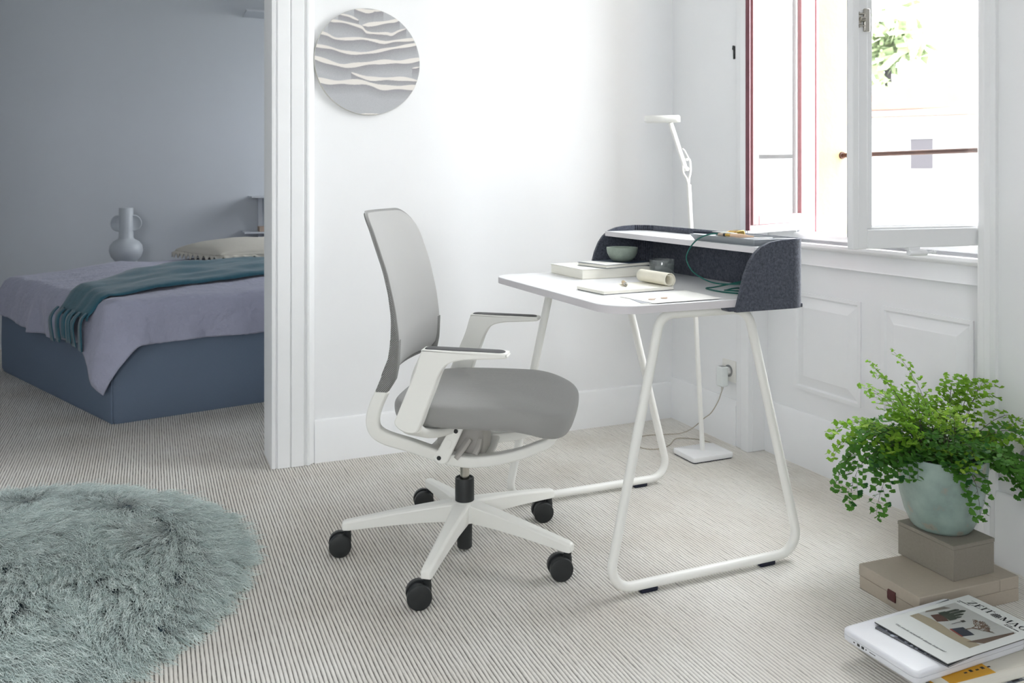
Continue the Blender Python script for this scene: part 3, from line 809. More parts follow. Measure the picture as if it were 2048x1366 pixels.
g = G().prism([(1.555, TZ),(1.558, TZ),(1.568, TZ+.010),(1.588, TZ+.0125),(1.590, TZ+.010),(1.593, TZ),(1.596, TZ),(1.592, TZ+.014),(1.567, TZ+.012)], 2.012, 2.050, 'y')
ob('jaw', g, M_brass, ck, w=True, bevel=.0006)
ob('grip', G().tube([(1.568,2.018,TZ+.011),(1.548,2.02,TZ+.006),(1.548,2.044,TZ+.006),(1.568,2.046,TZ+.011)], .0012, 8), M_brass, ck, w=True)
# ------------------------------------------------------------------ floor lamp
lamp = thing('floor_lamp', 'slim white floor lamp with jointed arm and flat head in the corner', 'lamp', (1.973, 2.745, -.0005))
ob('base_plate', G().loft([[(x, y, z) for x, y in rrect(1.880+k, 2.066-k, 2.672+k, 2.815-k, .012, 4)] for z, k in ((.004,.001),(.0055,0),(.019,0),(.0215,.0012),(.0225,.004))]), mat('white_gloss', srgb(238, 239, 240), .22), lamp, w=True, smooth=40)
ob('base_pad', G().prism(rrect(1.883, 2.063, 2.675, 2.812, .012, 4), 0, .0042), M_rubber, lamp, w=True)
def bar(g, p, q, hw, hd, r=.3):
    pts = [p, q]
    d = (Vector(q)-Vector(p)).normalized(); s = Vector((1,0,0)); s = (s-d*s.dot(d)).normalized(); t = d.cross(s)
    return g.loft([[tuple(Vector(c)+s*a+t*b_) for a, b_ in rrect(-hw, hw, -hd, hd, min(hw,hd)*.5, 3)] for c in (p, q)])
ob('pole', bar(G(), (1.973,2.745,.02), (1.909,2.745,1.052), .0082, .0065), M_white, lamp, w=True, smooth=50)
g = G()
for s in (-1, 1):
    g.tube(spline([(1.909,2.745,1.045),(1.905+s*.006,2.745,1.075),(1.900+s*.017,2.745,1.10),(1.899+s*.017,2.745,1.135),(1.896+s*.016,2.745,1.15)], 5), .0042, 10)
ob('fork_joint', g, M_white, lamp, w=True, smooth=60)
ob('upper_arm', bar(G(), (1.897,2.745,1.105), (1.826,2.745,1.288), .0082, .0062), M_white, lamp, w=True, smooth=50)
ob('tension_rod', G().tube([(1.911,2.745,1.15),(1.889,2.745,1.185),(1.880,2.745,1.19)], .0025, 8), M_white, lamp, w=True)
for z_, r_ in ((1.112,.008),(1.148,.005)): ob('pivot', G().cyl((1.897,2.736,z_),(1.897,2.754,z_), r_, 16), M_white, lamp, w=True)
hp = [(1.712, 2.752), (1.818, 2.672), (1.868, 2.740), (1.762, 2.820)]
hv = []
g = G()
def head_ring(k, z, tilt=.0):
    c = np.mean(np.array(hp), 0)
    P = [np.array(p) + (c-np.array(p))*k for p in hp]
    out = []
    for i in range(4):
        a, b_, d = P[i-1], P[i], P[(i+1) % 4]
        for t in (0, .33, .67, 1):
            q = b_ + (a-b_)/np.linalg.norm(a-b_)*.010*(1-t) + (d-b_)/np.linalg.norm(d-b_)*.010*t
            out.append((q[0], q[1], z))
    return out
g.loft([head_ring(.03, 1.290), head_ring(0, 1.2915), head_ring(0, 1.309), head_ring(.03, 1.312)])
ob('lamp_head', g, M_white, lamp, w=True, smooth=45)
ob('diffuser', G().loft([head_ring(.12, 1.2888), head_ring(.10, 1.2905)]), mat('frosted_diffuser', srgb(235, 235, 230), .6), lamp, w=True)

# charger and its lead
ch = thing('wall_charger', 'white plug-in charger block hanging from the wall socket', 'charger', (2.143, 2.842, .228))
ob('charger_body', G().loft([[(x, y, z) for x, y in rrect(2.122+k, 2.156-k, 2.823+k, 2.861-k, .006, 3)] for z, k in ((.234,.003),(.237,0),(.311,0),(.313,.002))]), mat('charger_white', srgb(226, 231, 230), .45), ch, w=True, smooth=40)
ob('plug', G().cyl((2.155,2.842,.293),(2.1695,2.842,.293), .016, 20), mat('plug_white', srgb(224, 224, 222), .45), ch, w=True)
ob('rating_label', G().box(2.128, 2.150, 2.829, 2.855, .3131, .3134), mat('grey_label', srgb(150, 152, 152), .6), ch, w=True)
ob('strain_relief', G().tube([(2.139,2.842,.234),(2.139,2.842,.224),(2.137,2.843,.212)], [.006,.005,.0028], 12), mat('lead_grey', srgb(196, 194, 188), .6), ch, w=True)
ld = [(2.137,2.843,.211),(2.125,2.85,.17),(2.105,2.87,.12),(2.09,2.90,.09),(2.07,2.95,.04),(2.05,3.00,.008),(2.00,3.03,.0005),(1.90,3.05,.0005),(1.82,3.00,.0005),(1.80,2.93,.0005),(1.84,2.88,.0005),(1.92,2.90,.0005),(2.00,2.96,.0025),(2.07,2.93,.0005),(2.10,2.86,.0005),(2.08,2.83,.0005),(2.04,2.825,.0005),(1.99,2.818,.003)]
ob('lamp_lead', G().tube(spline([(x, y, z+.0015) for x, y, z in ld], 8), .0019, 8), mat('lead_beige', srgb(176, 168, 152), .6), label='thin pale lead running from the charger over the carpet to the lamp', category='cable', smooth=60)

# ------------------------------------------------------------------ round dune print on the back wall
AX, AZ, AR = .777, 1.527, .2065
art = thing('round_wall_art', 'round grey and cream dune print hanging on the white wall', 'wall art', (AX, YB, AZ-AR))
ob('disc', G().loft([[(AX+r*math.cos(2*PI*i/96), y, AZ+r*math.sin(2*PI*i/96)) for i in range(96)] for y, r in ((YB-.0005, AR-.003), (YB-.003, AR), (YB-.018, AR), (YB-.0195, AR-.0012))]), mat('art_edge', srgb(206, 205, 198), .6), art, w=True, smooth=40)
bands = [([(310,255),(440,255),(560,275),(650,300),(700,345),(800,350),(900,345),(960,350),(1030,310),(1110,280)], 26),
         ([(650,278),(800,250),(950,215),(1040,195)], 36),
         ([(225,378),(300,395),(380,430),(480,430),(640,415),(760,425),(880,440),(1000,415),(1190,388)], 28),
         ([(180,515),(330,530),(450,560),(600,570),(750,550),(900,510),(1050,475),(1220,436)], 28),
         ([(170,635),(300,670),(450,705),(560,695),(750,660),(900,640),(1080,630),(1260,592)], 40),
         ([(210,860),(350,880),(500,870),(650,865),(750,885),(850,910),(1000,905),(1210,895)], 46),
         ([(540,772),(650,808),(750,825),(950,815),(1100,810),(1240,825)], 36),
         ([(1170,694),(1260,675)], 22), ([(410,178),(520,192),(620,230)], 26), ([(570,112),(700,122),(870,108)], 26), ([(630,132),(700,136),(770,132)], 24), ([(630,1196),(740,1190),(860,1196)], 14)]
n = 190; lin = np.linspace(-1, 1, n)
U, V = np.meshgrid(lin, lin, indexing='ij')                    # square -> disc
X = U*np.sqrt(1-V*V/2); Y = V*np.sqrt(1-U*U/2)
px = 716+X*535; py = 650-Y*550
light = np.zeros_like(px); shade = np.full_like(px, 400.)
for pts, th in bands:
    p = np.array(spline(pts, 8))
    yc = np.interp(px, p[:,0], p[:,1]); inside = (px > p[0,0]) & (px < p[-1,0])
    ends = np.clip(np.minimum(px-p[0,0], p[-1,0]-px)/60, 0, 1)**.6 if p[0,0] > 260 or p[-1,0] < 1150 else 1.0
    half = th/2*ends*(1+.25*np.sin(px*.021+th))
    dist = np.abs(py-yc)
    light = np.maximum(light, np.where(inside, np.clip((half-dist)/4+.5, 0, 1), 0))
    below = np.where(inside & (py > yc), py-yc, 400); shade = np.minimum(shade, below)
k = np.clip((shade-10)/120, 0, 1)[..., None]
grain = rng.normal(0, .012, px.shape)[..., None]
dark = np.array(srgb(146, 145, 148)); mid = np.array(srgb(176, 178, 181)); cream = np.array(srgb(222, 218, 212))
colr = dark*(1-k)+mid*k + grain
colr = colr*(1-light[...,None])+cream*light[...,None]
g = G().grid([[(AX+X[i,j]*(AR-.0012), YB-.0197, AZ+Y[i,j]*(AR-.0012)) for j in range(n)] for i in range(n)])
pr_ = ob('dune_print', g, mat('dune_print', (.5,.5,.5), .7, attr='print'), art, w=True, smooth=0)
at = pr_.data.attributes.new('print', 'FLOAT_COLOR', 'POINT')
at.data.foreach_set('color', np.concatenate([np.clip(colr, 0, 1).reshape(-1, 3), np.ones((n*n, 1))], 1).astype(np.float32).reshape(-1))
# ------------------------------------------------------------------ bedroom
BA = np.array((-.156, 4.097)); BU = np.array((.978, .208)); BV = np.array((-.396, .918))
def BP(a, b, z): p = BA + a*BU + b*BV; return (p[0], p[1], z)
M_base = weave(mat('blue_grey_upholstery', srgb(112, 126, 146), .9, spec=.15, var=(14, .06)), 900, 900, 900, .0008, .06, .4)
M_linen = mat('lilac_linen', srgb(168, 170, 190), .92, spec=.1, var=(9, .05), bump=(26, .8, .012), sheen=.2)
M_throw = mat('teal_wool', srgb(52, 96, 112), .95, spec=.1, var=(40, .12), bump=(180, .5, .002), sheen=.3)
M_pillow = mat('ivory_cotton', srgb(206, 202, 192), .9, spec=.1, bump=(30, .3, .004))
BL, BW = 2.1, 1.56
bed = thing('bed', 'low upholstered bed in blue-grey fabric beyond the doorway', 'bed', (*BA, 0))
def ring_ab(a0, a1, b0, b1, r, z, n=6): return [BP(a, b, z) for a, b in rrect(a0, a1, b0, b1, r, n)]
g = G().loft([ring_ab(.012, BL, .012, BW, .03, -.003), ring_ab(.0, BL, 0, BW, .03, .02), ring_ab(-.003, BL, -.003, BW, .03, .18), ring_ab(.0, BL, 0, BW, .03, .355)])
ob('upholstered_base', g, M_base, bed, w=True, smooth=40)
ob('piping', G().tube([BP(.006, .006, .004), BP(.002, .002, .18), BP(.006, .006, .35)], .005, 8), M_base, bed, w=True)
ob('mattress', G().loft([ring_ab(.02, BL-.02, .02, BW-.02, .06, .352), ring_ab(.02, BL-.02, .02, BW-.02, .06, .47)]), M_pillow, bed, w=True)
def top_z(a, b):
    s = max(0, min(1, (b)/.9)); t = max(0, min(1, (BW-b)/.35))
    return .537 + .066*sm(s)*sm(t)*sm(a/.5) + .006*mnoise.noise((a*3.1, b*3.7, 1.3)) + .007*mnoise.noise((a*7, b*9, 4))+.004*mnoise.noise((a*17, b*21, 4))
# coverlet
peri = []; r_ = .075
out = rrect(-.012, BL+.02, -.012, BW+.012, r_, 14)
pp = np.array(out+[out[0]]); seg = np.linalg.norm(np.diff(pp, axis=0), axis=1); cum = np.concatenate([[0], np.cumsum(seg)]); tot = cum[-1]
NS = 420
ss = np.linspace(0, tot, NS, endpoint=False)
pa = np.interp(ss, cum, pp[:,0]); pb = np.interp(ss, cum, pp[:,1])
# outward normals
na = np.gradient(np.concatenate([[pa[-1]], pa, [pa[0]]]))[1:-1]; nb = np.gradient(np.concatenate([[pb[-1]], pb, [pb[0]]]))[1:-1]
ln = np.hypot(na, nb); na, nb = nb/ln, -na/ln
i0 = int(np.argmin(pa+pb)); s0 = ss[i0]
sd = (ss - s0 + tot/2) % tot - tot/2          # signed distance from the near corner: + along the near side, - along the foot
e = .07; rows = []
ca, cb = BL/2, BW/2
for k in np.linspace(0.02, 1, 18):
    row = []
    for i in range(NS):
        a = ca+(pa[i]-na[i]*e-ca)*k; b = cb+(pb[i]-nb[i]*e-cb)*k
        row.append(BP(a, b, top_z(a, b)))
    rows.append(row)
zed = [top_z(pa[i]-na[i]*e, pb[i]-nb[i]*e) for i in range(NS)]
for ph in (25, 50, 75):
    rows.append([BP(pa[i]-na[i]*e*(1-math.sin(R(ph))), pb[i]-nb[i]*e*(1-math.sin(R(ph))), zed[i]-e*(1-math.cos(R(ph)))) for i in range(NS)])
def hem(i):
    s = sd[i]
    h = .345 if s > 0 else interp(-s, [0, .5, 1.0, 1.5], [.345, .31, .30, .345])
    cor = max(0, 1-s/.10)**2 if s > 0 else max(0, 1+s/.2)**1.1
    return h - .205*cor + .008*mnoise.noise((s*7, 3, 1)) + .003*mnoise.noise((s*60, 1, 1))
for t in np.linspace(.08, 1, 14):
    row = []
    for i in range(NS):
        z1 = hem(i); z0 = zed[i]-e; z = z0+(z1-z0)*t; s = sd[i]
        fold = .5+.5*math.sin(s*26+3*mnoise.noise((s*2.5, 0, 7)))
        cor = math.exp(-(s/.15)**2)
        off = .008+t*(.03*fold*mnoise.noise((s*3, 5, 2))+.020*fold+.045*cor) + .010*mnoise.noise((s*8, z*5, 2))+.005*mnoise.noise((s*22, z*6, 5))
        shift = 0.
        row.append(BP(pa[i]+na[i]*off, pb[i]+nb[i]*off, z))
    rows.append(row)
g = G(); nrow = len(rows)
g.v = [p for r in rows for p in r]
g.f = [(i*NS+j, i*NS+(j+1) % NS, (i+1)*NS+(j+1) % NS, (i+1)*NS+j) for i in range(nrow-1) for j in range(NS)] + [tuple(range(NS))[::-1]]
ob('coverlet', g, M_linen, smooth=180, solid=.004, label='lilac linen coverlet draped over the bed, one corner hanging low', category='bedspread')
# fringed throw
th = thing('throw_blanket', 'teal wool throw with fringed end laid across the bed', 'blanket', BP(.6, .6, .56))
rows = []
lo = lambda a: interp(a, [-.06, 0, .2, .55, .8, 1.0, 1.5, 1.95], [.15, .15, .20, .29, .345, .40, .5, .55])
hi = lambda a: interp(a, [-.06, 0, .3, .55, .8, 1.1, 1.5, 1.95], [.50, .52, .72, .82, .84, .86, .9, .92])
for a in np.concatenate([np.linspace(-.075, -.01, 5), np.linspace(.02, 1.95, 60)]):
    row = []
    for t in np.linspace(0, 1, 24):
        b = lo(a)+(hi(a)-lo(a))*t
        f = .011*mnoise.noise((a*5, t*4, 9))+.008*mnoise.noise((a*2, t*9, 2))
        if a > 0: z = top_z(a, b)+.027+f*.8 - .040*max(0, 1-a/.06)**2
        else: z = .498 + (a+.01)*1.3*.6 + f*.5
        edge = min(t, 1-t)
        z -= .010*max(0, 1-edge/.06)
        row.append(BP(a if a > 0 else -.012-.030*sm(-a/.06)-.010*abs(f)/.01*.3, b, z))
    rows.append(row)
ob('cloth', G().grid(rows), M_throw, th, w=True, smooth=180, solid=.007)
for k in range(8):
    b = .165+.046*k + random.uniform(-.006, .006); ln_ = random.uniform(.12, .17)
    wd = random.uniform(.026, .033); off = -.058-.008*(k % 3)
    pts = spline([(off+.018, .475), (off-.004, .45), (off-.010-random.uniform(0,.006), .41), (off-.004-random.uniform(0,.008), .47-ln_)], 4)
    rows = [[BP(a+.0025*math.sin(q*2.5+k), b+q*wd*(.55+.45*i/(len(pts)-1))+.004*i/len(pts)*(k%2*2-1), z) for q in (-1,-.5,0,.5,1)] for i, (a, z) in enumerate(pts)]
    ob('tassel', G().grid(rows), M_throw, th, w=True, smooth=180, solid=.004)
# pillow with ruffled edge
pc = (1.22, 1.12); pz = .667; pw, pd2, ph2 = .37, .30, .074
pil = thing('pillow', 'ivory pillow with ruffled edge lying on the bed', 'pillow', BP(*pc, pz-.09))
rows_t, rows_b = [], []
for i in range(25):
    rt, rb = [], []
    for j in range(25):
        u = math.sin(PI/2*(-1+i/12)); v = math.sin(PI/2*(-1+j/12))
        h = max(0, (1-abs(u)**2.2))**.45*max(0, (1-abs(v)**2.2))**.45
        cr = .006*mnoise.noise((u*4, v*4, 2))*h
        a = pc[0]+u*pw*(1-.06*v*v); b = pc[1]+v*pd2*(1-.06*u*u)
        rt.append(BP(a, b, pz+ph2*h+cr-.015)); rb.append(BP(a, b, pz-ph2*.75*h-.015))
    rows_t.append(rt); rows_b.append(rb)
ob('pillow_body', close_shell(rows_t, rows_b), M_pillow, pil, w=True, smooth=180)
prm = np.array(rrect(-pw*.97, pw*.97, -pd2*.97, pd2*.97, .05, 5)); prm = np.vstack([prm, prm[:1]])
sg = np.concatenate([[0], np.cumsum(np.linalg.norm(np.diff(prm, axis=0), axis=1))]); q = np.linspace(0, sg[-1], 300, endpoint=False)
qa = np.interp(q, sg, prm[:,0]); qb = np.interp(q, sg, prm[:,1])
rows = []
for k, t in enumerate((0, .5, 1)):
    rows.append([BP(pc[0]+qa[i]*(1+.05*t)+.0*t, pc[1]+qb[i]*(1+.05*t), pz-.018-.026*t+.017*t*math.sin(q[i]*110+2*math.sin(q[i]*9))) for i in range(300)] )
g = G(); g.v = [p for r in rows for p in r]; g.f = [(i*300+j, i*300+(j+1) % 300, (i+1)*300+(j+1) % 300, (i+1)*300+j) for i in range(2) for j in range(300)]
ob('ruffle', g, M_pillow, pil, w=True, smooth=180, solid=.002)

# nightstand, vase, wall shelf
ns = thing('nightstand', 'low white bedside stand hidden behind the bed under the vase', 'nightstand', (-.14, 5.93, -.003))
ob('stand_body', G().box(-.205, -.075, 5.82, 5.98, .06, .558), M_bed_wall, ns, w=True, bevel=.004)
for sx in (-.2, -.105):
    for sy in (5.825, 5.95): ob('leg', G().box(sx, sx+.025, sy, sy+.025, -.003, .061), M_bed_wall, ns, w=True)
vs_ = thing('vase', 'pale grey round-bellied vase with tall neck and two disc handles', 'vase', (-.139, 5.9, .558))
M_vase = mat('pale_ceramic', srgb(186, 192, 198), .45, spec=.5)
ob('vase_body', G().lathe([(0,0),(.05,0),(.062,.004),(.088,.035),(.099,.07),(.094,.105),(.075,.13),(.05,.144),(.043,.155),(.0415,.2),(.0415,.34),(.039,.342),(.036,.338),(.036,.16),(0,.15)], 44), M_vase, vs_, smooth=60)
for s in (-1, 1):
    rings = [[(s*.045+r*math.cos(2*PI*i/32), y, .245+r*1.12*math.sin(2*PI*i/32)) for i in range(32)] for y, r in ((-.012,.036),(-.016,.040),(-.016,.043),(-.012,.046),(.012,.046),(.016,.043),(.016,.040),(.012,.036))]
    ob('handle', G().loft(rings), M_vase, vs_, smooth=50)
ws = thing('wall_shelf', 'small white open shelf on the bedroom wall beside the door frame', 'shelf', (.85, 6.1, .72))
M_sh = mat('shelf_white', srgb(196, 200, 206), .6)
for x0, z in ((.588, .722), (.635, .966), (.60, 2.235)):
    ob('shelf_board', G().box(x0, 1.15, 6.0, YBED, z-.012, z), M_sh, ws, w=True, bevel=.002)
ob('upright', G().box(.70, .73, 6.2, YBED, .45, .96), M_sh, ws, w=True, bevel=.002)
ob('shelf_box', G().box(.69, .80, 6.03, 6.15, .722, .757), mat('tan_box', srgb(168, 150, 136), .8), label='small tan box on the lower bedroom wall shelf', category='box', bevel=.002)
# ------------------------------------------------------------------ boxes, laptop, magazines on the floor
M_beige = mat('beige_card', srgb(176, 166, 152), .6, var=(120, .03), bump=(300, .15, .0006))
M_taupe = mat('grey_linen_card', srgb(140, 134, 124), .75, var=(160, .06), bump=(320, .3, .0006))
def frame2(p0, px_, py_):
    """plan frame: origin p0, p0->px_ is the x axis, p0->py_ the y axis"""
    return np.array(p0), (np.array(px_)-np.array(p0)), (np.array(py_)-np.array(p0))
bb = thing('storage_box', 'large flat beige storage box with leather tab, bottom of the pile by the wall', 'box', (1.868, 1.585, -.0006), R(-2.6))
L2, W2 = .164, .098
ob('box_tray', G().box(-L2, L2, -W2, W2, 0, .033), M_beige, bb, bevel=.0015)
ob('box_lid', G().box(-L2-.0012, .098, -W2-.0012, W2+.0012, .0338, .0635), M_beige, bb, bevel=.002)
ob('box_spine', G().box(.0988, L2, -W2, W2, .0325, .0632), M_beige, bb, bevel=.002)
ob('pull_tab', G().prism([(-L2-.0012,.043),(-L2-.004,.043),(-L2-.0062,.036),(-L2-.0058,.022),(-L2-.003,.0165),(-L2-.0005,.017),(-L2-.0005,.043)], -.026, -.002, 'y'), mat('maroon_leather', srgb(82, 44, 44), .55), bb, bevel=.0008)
s2 = thing('archive_box', 'smaller grey box standing on the beige box under the plant pot', 'box', (1.918, 1.606, .063), R(-1.5))
ob('box_body', G().box(-.070, .070, -.088, .088, 0, .078), M_taupe, s2, bevel=.0015)
ob('box_lid', G().box(-.0712, .0712, -.0892, .0892, .0785, .0885), M_taupe, s2, bevel=.0015)
BT = .063+.0886

# magazines and books under the laptop
def flat_book(name, c, ang, lx, ly, z0, h, label, cat, cov, pages=M_book, grp=None, band=None):
    t = thing(name, label, cat, (c[0], c[1], z0), ang, grp)
    ct = min(.0015, h*.25)
    ob('page_block', G().box(-lx/2+.002, lx/2-.002, -ly/2+.001, ly/2-.001, ct, h-ct), pages, t)
    ob('cover', G().box(-lx/2, lx/2, -ly/2, ly/2, 0, ct).box(-lx/2, lx/2, -ly/2, ly/2, h-ct, h).box(lx/2-.0015, lx/2, -ly/2, ly/2, 0, h), cov, t, bevel=.0004)
    return t
M_mag1 = mat('grey_cover', srgb(176, 178, 180), .4); M_mag2 = mat('pale_cover', srgb(216, 216, 212), .4)
flat_book('magazine', (1.635, 1.37), R(2), .30, .215, -.0006, .0085, 'pale magazine lowest in the pile under the laptop', 'magazine', M_mag2, grp='reading pile on the floor')
m3 = flat_book('magazine', (1.632, 1.322), R(-2), .28, .20, .0079, .0085, 'dark patterned magazine second from the floor under the laptop', 'magazine', mat('dark_cover', srgb(92, 98, 108), .4), grp='reading pile on the floor')
for k in range(6):
    ob('cover_figure', G().box(-.06+.03*k, -.045+.03*k+random.uniform(0,.01), -.098, -.06, .0086, .0088), M_black_line if k % 2 else M_mag1, m3)
yb = flat_book('paperback_book', (1.626, 1.318), R(-3), .25, .175, .0164, .026, 'cream paperback with yellow band directly under the white laptop', 'book', mat('cream_cover', srgb(222, 218, 206), .5), grp='reading pile on the floor')
M_yel = mat('yellow_band', srgb(214, 160, 44), .5)
ob('yellow_band', G().box(-.1262, -.005, -.0882, .0882, .0258, .0266).box(-.1262, -.005, -.0882, .0882, -.0004, .0018), M_yel, yb, bevel=.0003)
for k in range(5):
    ob('cover_mark', G().box(-.07+.016*k, -.062+.016*k, -.07, -.066+.003*(k % 2), .0266, .0268), M_black_line, yb)
lp = thing('laptop', 'closed white laptop lying on the pile of books', 'laptop', (1.588, 1.36, .0428), R(1))
M_lap = mat('white_polycarbonate', srgb(226, 228, 234), .3, spec=.5)
LX, LY = .168, .1
def lap_ring(k, z): return [(x, y, z) for x, y in rrect(-LX+k, LX-k, -LY+k, LY-k, .016, 6)]
ob('base', G().loft([lap_ring(.004, 0), lap_ring(.0008, .003), lap_ring(0, .006), lap_ring(0, .0145)]), M_lap, lp, smooth=50)
ob('lid', G().loft([lap_ring(.0003, .0152), lap_ring(0, .0165), lap_ring(.0005, .0225), lap_ring(.003, .0255), lap_ring(.008, .0265)]), M_lap, lp, smooth=50)
for y, w_, z0, z1 in ((.062,.002,.0085,.011),(.050,.0035,.007,.0125),(.038,.0035,.007,.0125),(.029,.0012,.0085,.0115),(.012,.008,.009,.0105)):
    ob('port', G().box(-LX-.0003, -LX+.002, y-w_, y+w_, z0, z1), M_black, lp)
ZL = .0428+.0266
mu2 = flat_book('magazine', (1.62, 1.348), R(6), .26, .175, ZL, .003, 'dark illustrated magazine slipped between laptop and the top magazine', 'magazine', mat('charcoal_cover', srgb(70, 74, 84), .45), grp='magazines on the laptop')
g = G()
for k in range(46):
    x = random.uniform(-.128, -.095); y = random.uniform(-.08, .07); r = random.uniform(.002, .006)
    g.prism([(x+r*random.uniform(.6,1.3)*math.cos(a), y+r*random.uniform(.6,1.3)*math.sin(a)) for a in np.linspace(0, 2*PI, 7)[:-1]], .00301+k*1e-6, .00305+k*1e-6)
ob('cover_photo', g, mat('pale_print', srgb(170, 176, 188), .5), mu2, kind='stuff')
# top magazine: local r = reading direction, u = up the page
mg = thing('magazine', 'top magazine with a cactus photograph and a black masthead', 'magazine', (1.494, 1.434, ZL+.003), R(-89.0), 'magazines on the laptop')
MW, MH = .187, .303
mz = .0035
def curl(x, y):        # gentle lift of the near edge
    return .0035*sm((x-.1)/.087) + .0012*math.sin(x*22)
def page(z0, inset=0.):
    xs = np.linspace(0, MW-inset, 14); ys = np.linspace(0, MH-inset, 6)
    return [[(x, y, z0+curl(x, y)) for y in ys] for x in xs]
ob('pages', close_shell(page(mz*.85, .001), page(.0003, .001)), mat('magazine_pages', srgb(70, 72, 70), .6, stretch=(1,1,4000), var=(1, .3)), mg, smooth=30)
ob('front_cover', close_shell(page(mz+.0004), page(mz*.86)), mat('cover_white', srgb(214, 217, 216), .35, spec=.5), mg, smooth=30)
zt = [mz+.00045]
def flatpoly(name, polys, m, **kw):
    g = G()
    for poly in polys:
        n_ = len(poly)
        g.add([(x, y, zt[0]+curl(x, y)) for x, y in poly], [tuple(range(n_))])
    zt[0] += .00006
    return ob(name, g, m, mg, smooth=0, recalc=False, **kw)
def rect_grid(x0, x1, y0, y1, n=10):
    xs = np.linspace(x0, x1, n+1)
    return [[(xs[i], y0), (xs[i+1], y0), (xs[i+1], y1), (xs[i], y1)] for i in range(n)]
PX0, PX1, PY0, PY1 = .014, .166, .092, .240
def ph(s, t): return (PX0+(PX1-PX0)*s, PY0+(PY1-PY0)*t)
col = lambda n_, *c: mat(n_, srgb(*c), .45)
flatpoly('cover_picture', rect_grid(PX0, PX1, PY0, PY1), col('print_wall', 176, 178, 176))
flatpoly('picture_table', [[ph(s, 0) , ph(s+.1, 0), ph(s+.1, .20+.02*math.sin(s*9)), ph(s, .20+.02*math.sin((s-.1)*9))] for s in np.arange(0, 1, .1)], col('print_table', 150, 140, 120))
flatpoly('picture_beam', [[ph(.86, .12), ph(1, .30), ph(1, .95), ph(.965, .98), ph(.90, .40)]], col('print_beam', 96, 80, 70))
flatpoly('picture_shade', [[ph(.0, .35), ph(.03, .3), ph(.10, .78), ph(.02, .72)]], col('print_shade', 118, 112, 104))
flatpoly('picture_pot', [[ph(.12, .30), ph(.30, .22), ph(.36, .40), ph(.16, .50)]], col('print_clay', 84, 56, 50))
flatpoly('picture_pot', [[ph(.52, .22), ph(.74, .20), ph(.78, .40), ph(.56, .44)]], col('print_navy', 40, 44, 58))
flatpoly('picture_pot_rim', [[ph(.52, .20), ph(.74, .175), ph(.745, .205), ph(.52, .235)]], col('print_red', 130, 52, 44))
cac = []
for s, w_, t1 in ((.14,.045,.86),(.20,.05,.92),(.26,.045,.80),(.31,.035,.70)):
    cac.append([ph(s, .48), ph(s+w_, .47), ph(s+w_*.9+.02, t1-.04), ph(s+w_*.5+.02, t1), ph(s+.01, t1-.05)])
cac.append([ph(.12,.46), ph(.36,.42), ph(.37,.56), ph(.26,.64), ph(.13,.60)])
flatpoly('picture_cactus', cac, col('print_cactus', 58, 66, 58))
tw = []
def twig(s, t, ang, ln__, w_, depth):
    s2_, t2_ = s+ln__*math.cos(ang), t+ln__*math.sin(ang)
    nx_, ny_ = -math.sin(ang)*w_, math.cos(ang)*w_
    tw.append([ph(s-nx_, t-ny_), ph(s2_-nx_*.6, t2_-ny_*.6), ph(s2_+nx_*.6, t2_+ny_*.6), ph(s+nx_, t+ny_)])
    if depth:
        for k in range(3 if depth > 1 else 4): twig(s2_, t2_, (ang+R(84))/2+trng.uniform(-.95, .95), ln__*trng.uniform(.6, .85), w_*.72, depth-1)
trng = random.Random(5)
twig(.62, .40, R(84), .13, .013, 5)
flatpoly('picture_tree', tw, col('print_twig', 112, 92, 78))
flatpoly('picture_ornament', [[ph(.42,.56), ph(.47,.55), ph(.475,.62), ph(.43,.63)], [ph(.43,.36), ph(.438,.36), ph(.452,.56), ph(.444,.56)]], col('print_ornament', 70, 66, 64))
